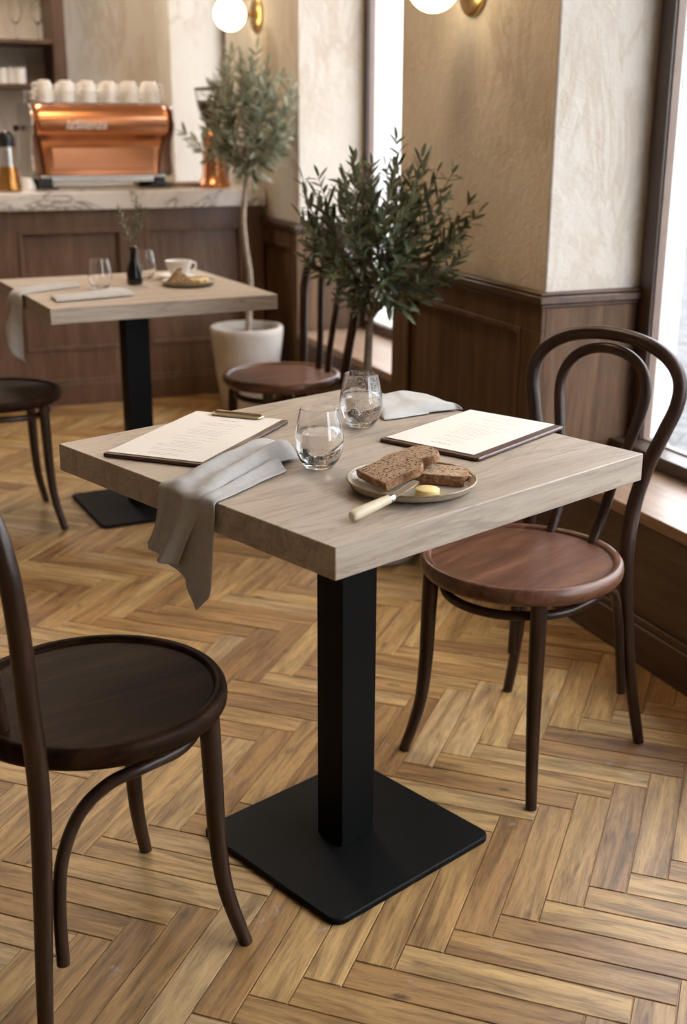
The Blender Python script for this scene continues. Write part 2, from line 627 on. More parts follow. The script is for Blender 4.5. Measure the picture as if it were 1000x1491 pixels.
def build_floor():
    """herringbone planks laid at 45 degrees to the room, each with a narrow chamfer"""
    rng = random.Random(4)
    w, L, gap = 0.0645, 0.365, 0.0009
    th = rad(3.2)
    e1 = Vector((math.cos(th), math.sin(th)))
    e2 = Vector((-math.sin(th), math.cos(th)))
    base = Vector((0.997, 1.487))
    d1 = (e1 - e2) / math.sqrt(2)     # right and towards the camera
    d2 = (e1 + e2) / math.sqrt(2)
    step, per = w * math.sqrt(2), L * math.sqrt(2)
    vs, fs, uvs, tone = [], [], [], []

    def plank(o, du, dw):
        q = [o + du * gap + dw * gap, o + du * (L - gap) + dw * gap, o + du * (L - gap) + dw * (w - gap), o + du * gap + dw * (w - gap)]
        c = o + du * L / 2 + dw * w / 2
        if not (-1.9 < c.x < 2.6 and -0.2 < c.y < 7.6):
            return
        if c.x > XB + 0.2:
            return
        ch = 0.0012
        r = [o + du * (gap + ch) + dw * (gap + ch), o + du * (L - gap - ch) + dw * (gap + ch), o + du * (L - gap - ch) + dw * (w - gap - ch), o + du * (gap + ch) + dw * (w - gap - ch)]
        n = len(vs)
        vs.extend([(p.x, p.y, -0.002) for p in q] + [(p.x, p.y, 0.0) for p in r])
        fcs = [(n + 4, n + 5, n + 6, n + 7)] + [(n + k, n + (k + 1) % 4, n + 4 + (k + 1) % 4, n + 4 + k) for k in range(4)]
        uo, vo = rng.random() * 30, rng.random() * 30
        uv = [(uo, vo), (uo + L, vo), (uo + L, vo + w), (uo, vo + w)] * 2
        t = rng.random()
        for f in fcs:
            fs.append(f)
            uvs.extend([uv[i - n] for i in f])
            tone.append(t)

    for r in range(-8, 16):
        for k in range(-60, 60):
            o = base + e1 * (k * step) + e2 * (r * per)
            plank(o, d1, -d2)
            # the other leg of the zig-zag starts where this row ends
            o2 = o + d1 * L
            plank(o2 - d1 * 0 - d2 * L, d2, d1)
    me = bpy.data.meshes.new('floor')
    n = len(vs)
    vs += [(-3.2, -3.2, -0.0022), (2.2, -3.2, -0.0022), (2.2, 7.7, -0.0022), (-3.2, 7.7, -0.0022)]
    fs.append((n, n + 1, n + 2, n + 3))
    uvs += [(0, 0), (5, 0), (5, 5), (0, 5)]
    tone.append(0.1)
    me.from_pydata(vs, [], fs)
    ul = me.uv_layers.new(name='UVMap')
    for i, q in enumerate(uvs):
        ul.data[i].uv = q
    a = me.attributes.new('plank', 'FLOAT', 'FACE')
    for i, q in enumerate(tone):
        a.data[i].value = q
    me.materials.append(M['floor'])
    o = bpy.data.objects.new('floor', me)
    COL.objects.link(o)
    o['kind'] = 'structure'


build_floor()


def struct(name, mb, mat, parent=None, **kw):
    o = mb.build(name, mat, parent, **kw)
    if parent is None:
        o['kind'] = 'structure'
    return o


struct('ceiling', MB().box((-3.2, -3.2, CEIL), (2.6, 7.8, CEIL + 0.1)), M['ceiling'])
struct('wall_left', MB().box((-3.3, -3.2, 0), (-3.2, 7.8, CEIL)), M['plaster'])
struct('wall_front', MB().box((-3.2, -3.3, 0), (2.2, -3.2, CEIL)), M['plaster'])
struct('wall_back', MB().box((-3.2, 7.55, 0), (2.6, 7.7, CEIL)), M['plaster'])


def rect_frame_yz(mb, x, y0, y1, z0, z1, wd, dp):
    """raised moulding rectangle on a face looking along -X"""
    mb.box((x - dp, y0, z0), (x, y1, z0 + wd))
    mb.box((x - dp, y0, z1 - wd), (x, y1, z1))
    mb.box((x - dp, y0, z0 + wd), (x, y0 + wd, z1 - wd))
    mb.box((x - dp, y1 - wd, z0 + wd), (x, y1, z1 - wd))


# near pier (plaster above, panelled below)
struct('wall_right_pier', MB().box((1.735, 2.775, 0.80), (2.062, 3.70, CEIL)), M['plaster'], bevel=0.006)
mb = MB()
mb.box((1.735, 2.765, 0.0), (2.03, 3.70, 0.80))                        # core with the flat return face
mb.box((1.722, 2.765, 0.73), (1.736, 3.715, 0.80))                     # top rail
mb.box((1.722, 2.765, 0.0), (1.736, 3.715, 0.22))                      # bottom rail
mb.box((1.722, 2.765, 0.22), (1.736, 2.865, 0.73))                     # stiles
mb.box((1.722, 3.60, 0.22), (1.736, 3.715, 0.73))
rect_frame_yz(mb, 1.728, 2.865, 3.60, 0.22, 0.73, 0.016, 0.010)
struct('trim_1', mb, M['walnut'], bevel=0.0025)
mb = MB()
for z0, z1, pr in ((0.795, 0.806, 0.006), (0.806, 0.828, 0.016), (0.828, 0.838, 0.011)):
    mb.box((1.722 - pr, 2.765 - pr, z0), (2.03, 3.715 + pr, z1))
struct('trim_2', mb, M['walnut_h'], bevel=0.004)
mb = MB()
mb.box((1.706, 2.749, 0.0), (1.722, 3.73, 0.105))
mb.box((1.712, 2.755, 0.105), (1.722, 3.724, 0.118))
struct('baseboard_right_pier', mb, M['walnut_h'], bevel=0.003)

# far pier
struct('wall_right_far_pier', MB().box((XB + 0.012, 5.12, 0.80), (2.252, 6.15, CEIL)), M['plaster'], bevel=0.006)
mb = MB()
mb.box((XB + 0.013, 5.12, 0.0), (2.21, 6.15, 0.80))
mb.box((XB, 5.12, 0.73), (XB + 0.014, 6.15, 0.80))
mb.box((XB, 5.12, 0.0), (XB + 0.014, 6.15, 0.2))
mb.box((XB, 5.12, 0.2), (XB + 0.014, 5.2, 0.73))
rect_frame_yz(mb, XB + 0.006, 5.2, 5.62, 0.2, 0.73, 0.016, 0.01)
struct('trim_3', mb, M['walnut'], bevel=0.0025)
mb = MB()
for z0, z1, pr in ((0.795, 0.806, 0.006), (0.806, 0.828, 0.016), (0.828, 0.838, 0.011)):
    mb.box((XB - pr, 5.12 - pr, z0), (2.21, 6.15, z1))
struct('trim_4', mb, M['walnut_h'], bevel=0.004)
# last pier in the corner behind the bar
struct('wall_right_corner', MB().box((XB, 7.18, 0.0), (2.4, 7.56, CEIL)), M['plaster'], bevel=0.006)

# low walls under the windows, ledges and the strip over the windows
for i, (x, y0, y1, zs, xo) in enumerate(((1.722, -3.2, 2.765, 0.378, 2.06), (XB, 3.70, 5.12, 0.352, 2.25), (XB, 6.15, 7.18, 0.352, 2.25))):
    mb = MB().box((x, y0, 0.0), (xo - 0.02, y1, zs - 0.03))
    struct('wall_right_low' if i == 0 else 'wall_right_low.%03d' % i, mb, M['walnut_h'])
    mb = MB().box((x - 0.004, y0, zs - 0.03), (xo - 0.03, y1, zs))
    struct('trim_%d' % (5 + i), mb, M['sill_wood'], bevel=0.003)
    mb = MB().box((x - 0.016, y0, 0.0), (x, y1 if i else 2.749, 0.098)).box((x - 0.009, y0, 0.098), (x, y1 if i else 2.755, 0.116))
    struct('baseboard_right' if i == 0 else 'baseboard_right.%03d' % i, mb, M['walnut_h'], bevel=0.003)
    mb = MB().box((x + 0.01, y0, 2.72), (xo, y1, CEIL))
    struct('wall_right_header' if i == 0 else 'wall_right_header.%03d' % i, mb, M['plaster'])


def window(name, x, y0, y1, z0, z1, jamb, mull=(), rail_front=None):
    """dark framed shop window looking along +X"""
    root = bpy.data.objects.new(name, None)
    COL.objects.link(root)
    root['kind'] = 'structure'
    f = MB()
    d = 0.035
    rf = rail_front if rail_front is not None else x
    f.box((rf, y0, z0), (x + d, y1, z0 + 0.040))
    f.box((x, y0, z1 - 0.06), (x + d, y1, z1))
    f.box((x, y0, z0 + 0.04), (x + d, y0 + jamb, z1 - 0.06))
    f.box((x, y1 - jamb, z0 + 0.04), (x + d, y1, z1 - 0.06))
    for m in mull:
        f.box((x, m - 0.03, z0 + 0.04), (x + d, m + 0.03, z1 - 0.06))
    f.build('window_frame', M['frame_wood'], root, bevel=0.002)
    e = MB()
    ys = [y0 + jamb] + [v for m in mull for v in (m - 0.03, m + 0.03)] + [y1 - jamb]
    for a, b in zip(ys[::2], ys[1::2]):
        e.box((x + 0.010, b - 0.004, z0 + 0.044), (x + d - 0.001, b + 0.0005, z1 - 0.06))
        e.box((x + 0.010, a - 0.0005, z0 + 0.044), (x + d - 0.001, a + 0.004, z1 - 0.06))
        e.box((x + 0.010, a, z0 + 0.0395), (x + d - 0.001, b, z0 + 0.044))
    e.build('lit_reveal', M['frame_lit'], root)  # thin strips coloured as the daylit inner edge of the frame
    for a, b in zip(ys[::2], ys[1::2]):
        MB().box((x + 0.026, a + 0.002, z0 + 0.042), (x + 0.029, b - 0.002, z1 - 0.055)).build('pane', M['pane'], root)
    return root


window('window_1', 2.03, -1.6, 2.765, 0.378, 2.72, 0.055, (0.15,), 1.968)
struct('wall_right_near', MB().box((1.735, -3.2, 0.378), (2.06, -1.6, 2.72)), M['plaster'])
window('window_2', 2.215, 3.70, 5.12, 0.352, 2.72, 0.05)
window('window_3', 2.215, 6.15, 7.18, 0.352, 2.72, 0.05)
# white outer reveals with a dark seal line
mb = MB().box((2.066, 2.725, 0.34), (2.083, 3.7, 2.8)).box((2.0865, 2.725, 0.34), (2.142, 3.7, 2.8))
struct('wall_right_outer_pier', mb, M['white_paint'])
mb = MB().box((2.253, 5.085, 0.3), (2.275, 6.2, 2.8)).box((2.279, 5.085, 0.3), (2.40, 6.2, 2.8))
struct('wall_right_outer_far_pier', mb, M['white_paint'])
struct('wall_right_outer_low', MB().box((2.045, -3.2, -0.15), (2.14, 2.72, 0.37)), M['white_paint'])
struct('wall_right_outer_far_low', MB().box((2.24, 3.7, -0.15), (2.34, 5.08, 0.345)), M['white_paint'])

# the street
struct('street_pavement', MB().box((2.14, -14, -0.25), (13.0, 40, -0.15)), M['cobbles'])
fac = thing('street_building', 'pale rendered building across the cobbled street outside the window', 'building', (13.0, 12, -0.15))
MB().box((0, -26, 0), (0.6, 28, 7.5)).build('wall', M['facade'], fac)
for k in range(9):
    y = -22 + k * 5.4
    MB().box((-0.03, y, 1.2), (0.02, y + 1.5, 3.4)).build('window', M['facade_glass'], fac)

# ------------------------------------------------------------------ bentwood chairs


def make_chair(label, seat_mat, lean=0.2, d0=0.197, widths=(0.1235, 0.1225, 0.136, 0.158, 0.1745, 0.172, 0.142, 0.085), foot=(-0.222, 0.175), wide=False):
    t = thing('bentwood_chair', label, 'chair', group='bentwood cafe chairs')
    seat = MB().lathe([(0, 0.408), (0.183, 0.408), (0.197, 0.411), (0.2025, 0.419), (0.2035, 0.428), (0.202, 0.437), (0.198, 0.4432), (0.192, 0.4452), (0.186, 0.4440), (0.1825, 0.4405), (0.1815, 0.4375), (0.176, 0.4372), (0, 0.4395)], 72)
    seat.build('seat', seat_mat, t, sharp=60)
    for s in (1, -1):
        p = smooth([(0.122, 0.132 * s, 0.412, 0.0165), (0.124, 0.134 * s, 0.33, 0.016), (0.127, 0.137 * s, 0.20, 0.0145), (0.135, 0.145 * s, 0.10, 0.0128), (0.158, 0.165 * s, 0.0, 0.0112)], 6)
        MB().tube([q[:3] for q in p], [q[3] for q in p], 16).build('leg', M['chair_wood'], t, sharp=50)
    lx = lambda z: -d0 - lean * (z - 0.445)
    w0 = widths[0]
    side = [(*foot, 0.0, 0.0115), (foot[0] * 0.72 - 0.28 * d0, foot[1] * 0.62 + 0.38 * w0, 0.10, 0.0126), (foot[0] * 0.35 - 0.65 * d0, foot[1] * 0.3 + 0.7 * w0, 0.22, 0.0138), (-d0 - 0.001, w0 + 0.003, 0.36, 0.0150), (lx(0.445), w0, 0.445, 0.0155)]
    for z, y, r in zip((0.53, 0.61, 0.68, 0.735, 0.782, 0.820, 0.846), widths[1:], (0.0155, 0.0152, 0.0150, 0.0147, 0.0145, 0.0143, 0.0142)):
        side.append((lx(z), y, z, r))
    path = side + [(lx(0.856), 0.0, 0.856, 0.0142)] + [(a, -b, c, r) for a, b, c, r in side[::-1]]
    p = smooth(path, 6)
    MB().tube([q[:3] for q in p], [q[3] for q in p], 18).build('back_frame', M['chair_wood'], t, sharp=50)
    ins = []
    for z, y in ((0.425, 0.052), (0.50, 0.055), (0.58, 0.068), (0.66, 0.088), (0.725, 0.1015), (0.765, 0.099), (0.798, 0.08), (0.819, 0.045)):
        ins.append((lx(z) + (0.02 if z < 0.45 and not wide else 0.0), y * (0.62 if wide else 1), z, 0.0112))
    path = ins + [(lx(0.827) + 0.003, 0, 0.827, 0.0112)] + [(a, -b, c, r) for a, b, c, r in ins[::-1]]
    p = smooth(path, 6)
    MB().tube([q[:3] for q in p], [q[3] for q in p], 14).build('back_hoop', M['chair_wood'], t, sharp=50)
    br = [(-0.186, 0.143, 0.12), (-0.180, 0.137, 0.20), (-0.172, 0.132, 0.285), (-0.152, 0.130, 0.345), (-0.105, 0.138, 0.376), (-0.03, 0.152, 0.380), (0.05, 0.146, 0.377), (0.105, 0.112, 0.375), (0.145, 0.06, 0.374)]
    if wide:
        br = [(-0.150, 0.150, 0.10), (-0.147, 0.147, 0.20), (-0.135, 0.143, 0.27), (-0.105, 0.143, 0.33), (-0.06, 0.150, 0.366), (0.0, 0.158, 0.379), (0.06, 0.144, 0.377), (0.108, 0.110, 0.375), (0.145, 0.06, 0.374)]
    path = br + [(0.158, 0, 0.374)] + [(a, -b, c) for a, b, c in br[::-1]]
    MB().tube(smooth(path, 6), 0.0098, 14).build('leg_brace', M['chair_wood'], t, sharp=50)
    return t


chair = make_chair('bentwood chair at the right of the near table, its hooped back to the bright window', M['seat_lit'])
chair.location = (1.203, 1.958, 0)
chair.rotation_euler = (0, 0, math.atan2(-0.397, -0.918))


def reshade_seat(root, mat):
    for c in root.children:
        if c.name.split('.')[0] == 'seat':
            c.data = c.data.copy()
            c.data.materials[0] = mat


c = dup(chair, (0.425, 3.925, 0), math.atan2(0.02, 1.0), 'bentwood chair at the left end of the far table')
reshade_seat(c, M['seat_shaded'])
left = make_chair('bentwood chair in the left foreground, cut off by the picture edge', M['seat_shaded'], 0.1, 0.164, (0.147, 0.158, 0.171, 0.179, 0.178, 0.163, 0.127, 0.074), (-0.188, 0.156), True)
left.location = (0.29, 1.69, 0)
left.rotation_euler = (0, 0, rad(15.7))
c = dup(left, (1.368, 3.845, 0), rad(188), 'bentwood chair behind the near table, beside the far potted olive tree')
reshade_seat(c, M['seat_lit'])

# ------------------------------------------------------------------ tables


def rounded(a, b, r, n=6):
    pts = []
    for cx, cy, a0 in ((a - r, b - r, 0), (-a + r, b - r, 90), (-a + r, -b + r, 180), (a - r, -b + r, 270)):
        for k in range(n + 1):
            an = rad(a0 + 90 * k / n)
            pts.append((cx + r * math.cos(an), cy + r * math.sin(an)))
    return pts


def make_table(label, loc, rotz, a, b, th, pa, pb, base):
    t = thing('pedestal_table', label, 'table', loc, rotz, 'square cafe tables')
    MB().box((-a / 2, -b / 2, 0.75 - th), (a / 2, b / 2, 0.75)).build('tabletop', M['oak'], t, bevel=0.0016)
    MB().box((-pa / 2, -pb / 2, 0.011), (pa / 2, pb / 2, 0.75 - th)).build('post', M['black_metal'], t, bevel=0.002)
    MB().prism(rounded(base[0] / 2, base[1] / 2, 0.024), 0.0, 0.012).build('base_plate', M['black_metal'], t, bevel=0.003)
    return t


TC, TR = Vector((0.75358, 1.79329, 0)), rad(20.033)
TA, TB = 0.689, 0.6985
make_table('pale oak square table in the foreground, set with menus, two water glasses and bread', TC, TR, TA, TB, 0.0463, 0.0819, 0.0662, (0.391, 0.379))
T2C, T2R = Vector((0.882, 3.930, 0)), rad(4.3)
make_table('pale oak square table behind, with a bottle vase, in front of the bar counter', T2C, T2R, 0.717, 0.735, 0.046, 0.082, 0.07, (0.40, 0.40))
MT = Matrix.Translation(TC) @ Matrix.Rotation(TR, 4, 'Z')
MT2 = Matrix.Translation(T2C) @ Matrix.Rotation(T2R, 4, 'Z')


def on_t(x, y, z=0.75):
    return tuple(MT @ Vector((x, y, z)))


# ------------------------------------------------------------------ bar counter
bar = thing('bar_counter', 'walnut panelled bar counter along the back of the room', 'counter', (0, 5.56, 0))
CX0, CX1 = -1.6, XB - 0.003
mb = MB().box((CX0, 0.022, 0.115), (CX1, 0.60, 0.884))
mb.box((CX0, 0, 0.80), (CX1, 0.024, 0.884))
mb.box((CX0, 0, 0.115), (CX1, 0.024, 0.255))
xs = [1.79 - 0.573 * k for k in range(6)]
for x1 in xs:
    mb.box((x1, 0, 0.255), (min(x1 + 0.105, CX1), 0.024, 0.80))
mb.build('body', M['counter_wood'], bar, bevel=0.002)
for x1 in xs[:-1]:
    x0 = x1 - 0.468
    m = MB()
    z0, z1, w = 0.255, 0.80, 0.018
    for q in (((x0, -0.006, z0), (x1, 0.022, z0 + w)), ((x0, -0.006, z1 - w), (x1, 0.022, z1)), ((x0, -0.006, z0 + w), (x0 + w, 0.022, z1 - w)), ((x1 - w, -0.006, z0 + w), (x1, 0.022, z1 - w))):
        m.box(*q)
    m.build('panel_moulding', M['counter_wood'], bar, bevel=0.003)
MB().box((CX0, -0.016, 0), (CX1, 0.6, 0.10)).box((CX0, -0.009, 0.10), (CX1, 0.6, 0.118)).build('plinth', M['counter_wood'], bar, bevel=0.003)
o = MB().box((CX0, 5.525, 0.885), (CX1, 6.22, 0.962)).build('marble_worktop', M['marble'], bevel=0.004)
tag(o, 'white grey-veined marble top lying on the bar counter', 'worktop')

# ------------------------------------------------------------------ espresso machine
em = thing('espresso_machine', 'polished copper espresso machine standing on the marble bar top', 'coffee machine', (1.195, 5.95, 0.962))
# front shell lofted through (z, half width, front y)
prof = [(0.062, 0.275, -0.165), (0.10, 0.277, -0.163), (0.16, 0.283, -0.166), (0.205, 0.292, -0.178), (0.232, 0.302, -0.205), (0.25, 0.310, -0.224), (0.285, 0.317, -0.232), (0.32, 0.315, -0.228), (0.352, 0.306, -0.205), (0.372, 0.297, -0.170), (0.377, 0.292, -0.10)]
rows = []
for z, hw, fy in smooth(prof, 4):
    r = []
    n = 6
    cr = 0.03
    r.append((-hw, 0.17, z))
    for k in range(n + 1):
        a = rad(180 + 90 * k / n)
        r.append((-hw + cr + cr * math.cos(a), fy + cr + cr * math.sin(a), z))
    for k in range(n + 1):
        a = rad(270 + 90 * k / n)
        r.append((hw - cr + cr * math.cos(a), fy + cr + cr * math.sin(a), z))
    r.append((hw, 0.17, z))
    rows.append(r)
m = MB().grid(rows)
m.f.append(tuple(range(len(rows[0]))))
k0 = (len(rows) - 1) * len(rows[0])
m.f.append(tuple(range(k0, k0 + len(rows[0]))))
m.build('body', M['copper'], em, sharp=50)
MB().box((-0.235, -0.170, 0.085), (0.235, -0.160, 0.195)).build('front_panel', M['copper'], em, bevel=0.004)
for s in (-1, 1):
    out = [(-0.16, 0.055), (0.19, 0.055), (0.20, 0.20), (0.20, 0.34), (0.17, 0.378), (-0.12, 0.378), (-0.21, 0.355), (-0.238, 0.30), (-0.23, 0.25), (-0.19, 0.215), (-0.168, 0.15)]
    out = smooth(out, 3, True)
    hw = 0.318
    m = MB()
    vs = [(s * hw, y, z) for y, z in out] + [(s * (hw + 0.008), y, z) for y, z in out]
    n = len(out)
    m.add(vs, [tuple(range(n))[::-1], tuple(range(n, 2 * n))] + [(i, (i + 1) % n, n + (i + 1) % n, n + i) for i in range(n)])
    m.build('side_panel', M['steel'], em, bevel=0.002)
MB().box((-0.29, -0.155, 0.028), (0.30, 0.17, 0.062)).build('drip_tray', M['steel'], em, bevel=0.004)
for x in (-0.265, 0.265):
    for y in (-0.13, 0.13):
        MB().box((x - 0.028, y - 0.03, 0.006), (x + 0.028, y + 0.03, 0.05)).box((x - 0.05, y - 0.06, 0.0), (x + 0.05, y + 0.05, 0.008)).build('foot', M['black_plastic'], em, bevel=0.004)
mb = MB()
for z in (0.405, 0.43):
    mb.tube([(-0.285, 0.19, z), (-0.285, -0.03, z)], 0.004, 8).tube([(-0.285, 0.19, z), (0.285, 0.19, z)], 0.004, 8).tube([(0.285, 0.19, z), (0.285, -0.03, z)], 0.004, 8)
for x in (-0.285, 0.285):
    for y in (-0.03, 0.19):
        mb.tube([(x, y, 0.37), (x, y, 0.435)], 0.005, 8)
mb.box((-0.29, -0.02, 0.374), (0.29, 0.19, 0.379))
mb.build('cup_rail', M['steel'], em)
mb = MB().tube(smooth([(-0.33, 0.12, 0.27), (-0.35, 0.11, 0.25), (-0.352, 0.10, 0.15), (-0.348, 0.09, 0.07)], 5), 0.005, 8)
sw = mb.build('steam_wand', M['steel'], em)
MB().lathe([(0, 0), (0.014, 0), (0.016, 0.01), (0.012, 0.024), (0, 0.026)], 16, Matrix.Translation((-0.345, 0.115, 0.255))).build('knob', M['black_plastic'], sw)
mb = MB().tube([(-0.30, -0.11, 0.055), (-0.34, -0.13, 0.05)], 0.012, 10)
MB().tube([(-0.305, -0.12, 0.035), (-0.35, -0.15, 0.035)], [0.013, 0.011], 10).build('portafilter_handle', M['black_plastic'], em)
# the pale lettering across the barrel
fc = bpy.data.curves.new('lettering', 'FONT')
fc.body = 'laSiienza'
fc.size = 0.055
fc.extrude = 0.001
fc.shear = 0.25
fo = bpy.data.objects.new('lettering', fc)
COL.objects.link(fo)
dg = bpy.context.evaluated_depsgraph_get()
me = bpy.data.meshes.new_from_object(fo.evaluated_get(dg))
bpy.data.objects.remove(fo)
me.materials.clear()
me.materials.append(M['logo'])
lo = bpy.data.objects.new('lettering', me)
COL.objects.link(lo)
lo.parent = em
lo.location = (-0.175, -0.2345, 0.265)
lo.rotation_euler = (rad(90), 0, 0)

# espresso cups stacked upside down on the machine


def cup_mesh(r, h):
    return MB().lathe([(0, h), (r * 0.55, h), (r * 0.62, h - 0.003), (r * 0.70, h * 0.8), (r * 0.93, h * 0.35), (r, 0.0), (r * 0.94, 0.0), (r * 0.86, h * 0.35), (r * 0.6, h * 0.85), (0, h * 0.9)], 28)


cup0 = thing('espresso_cup', 'x', 'cup')
cup_mesh(0.042, 0.052).build('bowl', M['porcelain'], cup0, sharp=50)
MB().tube(smooth([(0.036, 0, 0.038), (0.055, 0, 0.036), (0.058, 0, 0.02), (0.040, 0, 0.012)], 5), 0.0036, 8).build('handle', M['porcelain'], cup0)
ORD = ['leftmost', 'second', 'third', 'fourth', 'fifth', 'sixth']
LEV = ['bottom', 'middle', 'top']
first = True
rng = random.Random(8)
for row in range(2):
    for i in range(6):
        rz = rng.uniform(-0.6, 3.6) if not (i == 0 and row == 0) else 3.3
        for k in range(3):
            loc = (0.955 + i * 0.098 + row * 0.012, 5.84 + row * 0.105 + (0.006 if i % 2 else 0), 1.3415 + k * 0.0215)
            nm = ORD[i] + ('' if i == 0 else '-from-left')
            lab = 'white espresso cup, %s of the %s stack, %s row on copper machine' % (LEV[k], nm, 'front' if row == 0 else 'back')
            if first:
                c, first = cup0, False
                c.location, c.rotation_euler = loc, (0, 0, rz)
                c['label'] = lab
                c['group'] = 'espresso cups on the coffee machine'
            else:
                dup(cup0, loc, rz + 0.1 * k, lab, 'espresso cups on the coffee machine')

# coffee grinder
g = thing('coffee_grinder', 'copper coffee grinder with a glass bean hopper behind the far olive tree', 'coffee grinder', (1.725, 5.78, 0.962))
MB().lathe([(0, 0), (0.078, 0), (0.08, 0.012), (0.066, 0.03), (0.055, 0.06), (0.052, 0.2), (0.058, 0.235), (0.045, 0.26), (0, 0.262)], 32).build('body', M['copper'], g)
hp = MB().lathe([(0.035, 0.262), (0.042, 0.30), (0.070, 0.36), (0.080, 0.43), (0.082, 0.44), (0.078, 0.44), (0.067, 0.362), (0.039, 0.302), (0.032, 0.263)], 32).build('hopper', M['glass'], g)
MB().lathe([(0, 0.264), (0.031, 0.264), (0.0385, 0.302), (0.0665, 0.362), (0.0715, 0.392), (0, 0.396)], 32).build('beans', M['beans'], hp)
MB().lathe([(0, 0.441), (0.083, 0.441), (0.083, 0.449), (0.02, 0.456), (0, 0.456)], 32).build('lid', M['shelf_wood'], g)
MB().tube([(-0.05, -0.03, 0.12), (-0.075, -0.05, 0.11)], 0.008, 8).build('dosing_lever', M['steel'], g)
MB().lathe([(0, -0.014), (0.014, -0.006), (0.014, 0.006), (0, 0.014)], 14, Matrix.Translation((-0.06, -0.055, 0.235))).build('knob', M['steel'], g)

# bits on the bar top
o = MB().prism([(-0.07, -0.06), (0.09, -0.06), (0.09, 0.10), (-0.07, 0.10)], 0, 0.018).build('serving_board', M['board_wood'], loc=(1.595, 5.86, 0.962), bevel=0.004)
tag(o, 'flat wooden serving board lying on the marble between the machine and the grinder', 'board')
j = thing('amber_canister', 'amber canister with bright neck and grey domed lid at left end of bar', 'canister', (0.752, 5.70, 0.962))
MB().lathe([(0, 0), (0.045, 0), (0.052, 0.006), (0.052, 0.02), (0.043, 0.075), (0.036, 0.105), (0, 0.105)], 32).build('body', M['amber'], j)
MB().lathe([(0.034, 0.105), (0.034, 0.19), (0.031, 0.19), (0.031, 0.106)], 32).build('glass_neck', M['steel'], j)
MB().lathe([(0, 0.19), (0.035, 0.19), (0.036, 0.225), (0.030, 0.245), (0.016, 0.258), (0, 0.261)], 32).build('lid', M['black_plastic'], j)
c = dup(cup0, (0.84, 5.80, 0.9625), 2.5, 'single white espresso cup on the marble between the amber canister and the machine')
if 'group' in c:
    del c['group']

# back shelf
sh = thing('wall_shelf', 'dark walnut shelf unit on the back wall at the upper left', 'shelf', (0.366, 7.54, 0))
XR = 1.245
MB().box((0.88, -0.34, 1.40), (0.95, 0, 2.6)).build('post', M['shelf_wood'], sh, bevel=0.003)
MB().box((-1.1, -0.34, 1.40), (-1.04, 0, 2.6)).build('post', M['shelf_wood'], sh, bevel=0.003)
for z in (1.452, 1.685, 2.3):
    MB().box((-1.04, -0.33, z - 0.022), (0.88, 0, z)).build('shelf_board', M['shelf_wood'], sh, bevel=0.002)

wg = thing('wine_glass', 'x', 'wine glass')
MB().lathe([(0, 0), (0.032, 0), (0.032, 0.002), (0.006, 0.006), (0.004, 0.012), (0.0038, 0.075), (0.008, 0.085), (0.028, 0.105), (0.037, 0.135), (0.036, 0.165), (0.031, 0.195), (0.030, 0.195), (0.035, 0.165), (0.036, 0.135), (0.027, 0.107), (0.006, 0.088), (0, 0.087)], 28).build('glass', M['glass'], wg, sharp=60)
wg.location = (1.068, 7.32, 1.6855)
wg['label'] = 'stemmed wine glass on the upper back shelf, nearer the left picture edge'
wg['group'] = 'wine glasses on the back shelf'
dup(wg, (1.188, 7.32, 1.6855), 0, 'stemmed wine glass on the upper back shelf, nearer the dark shelf post', 'wine glasses on the back shelf')
tb = MB().lathe([(0, 0), (0.026, 0), (0.030, 0.004), (0.033, 0.085), (0.0315, 0.085), (0.029, 0.01), (0, 0.008)], 24).build('tumbler', M['porcelain'], loc=(0.968, 7.30, 1.4525))
tag(tb, 'small pale tumbler on the lower back shelf, leftmost of three', 'tumbler', 'tumblers on the back shelf')
dup(tb, (1.022, 7.30, 1.4525), 0, 'small pale tumbler on the lower back shelf, middle of three')
dup(tb, (1.066, 7.28, 1.4525), 0, 'small pale tumbler on the lower back shelf, rightmost of three')

# ------------------------------------------------------------------ wall lamps


def sconce(label, x, y, z, gx):
    t = thing('wall_lamp', label, 'lamp', (x, y, z), 0, 'globe wall lamps')
    R = Matrix.Rotation(rad(-90), 4, 'Y')
    MB().lathe([(0, 0), (0.078, 0), (0.078, 0.010), (0.070, 0.015), (0.02, 0.018), (0, 0.018)], 40, R).build('wall_plate', M['brass'], t)
    MB().tube([(-0.015, 0, 0), (gx + 0.065, 0, 0)], 0.008, 12).lathe([(0, 0), (0.022, 0.0), (0.026, 0.012), (0.0, 0.012)], 24, Matrix.Translation((gx + 0.082, 0, 0)) @ R).build('arm', M['brass'], t)
    MB().lathe([(0.074 * math.sin(math.pi * k / 24), -0.074 * math.cos(math.pi * k / 24)) for k in range(25)], 40, Matrix.Translation((gx, 0, 0))).build('globe_shade', M['globe'], t, sharp=60)
    return t


sconce('lit globe wall lamp above the far olive tree', XB + 0.011, 5.64, 1.726, -0.132)
sconce('lit globe wall lamp on the near pier, at the top of the picture', 1.734, 3.226, 1.628, -0.128)

for (x, y), lab in zip(((0.95, 2.95), (0.95, 4.75), (0.75, 6.75)), ('added ceiling fill lamp above the gap between the two tables', 'added ceiling fill lamp above the front of the bar', 'added ceiling fill lamp above the back wall shelf')):
    t = thing('added_ceiling_lamp', lab, 'lamp', (x, y, CEIL), 0, 'added ceiling fill lamps')  # lamps added out of view to supply warm light to the room
    MB().lathe([(0, 0), (0.31, 0), (0.31, -0.04), (0.295, -0.045), (0, -0.045)], 48).build('housing', M['brass'], t)
    MB().lathe([(0.285, -0.046), (0.27, -0.07), (0.18, -0.09), (0, -0.095)], 48).build('diffuser', M['ceiling_fill_dim' if y < 5 else 'ceiling_fill'], t)

# ------------------------------------------------------------------ olive trees
LEAF_R = random.Random(2)


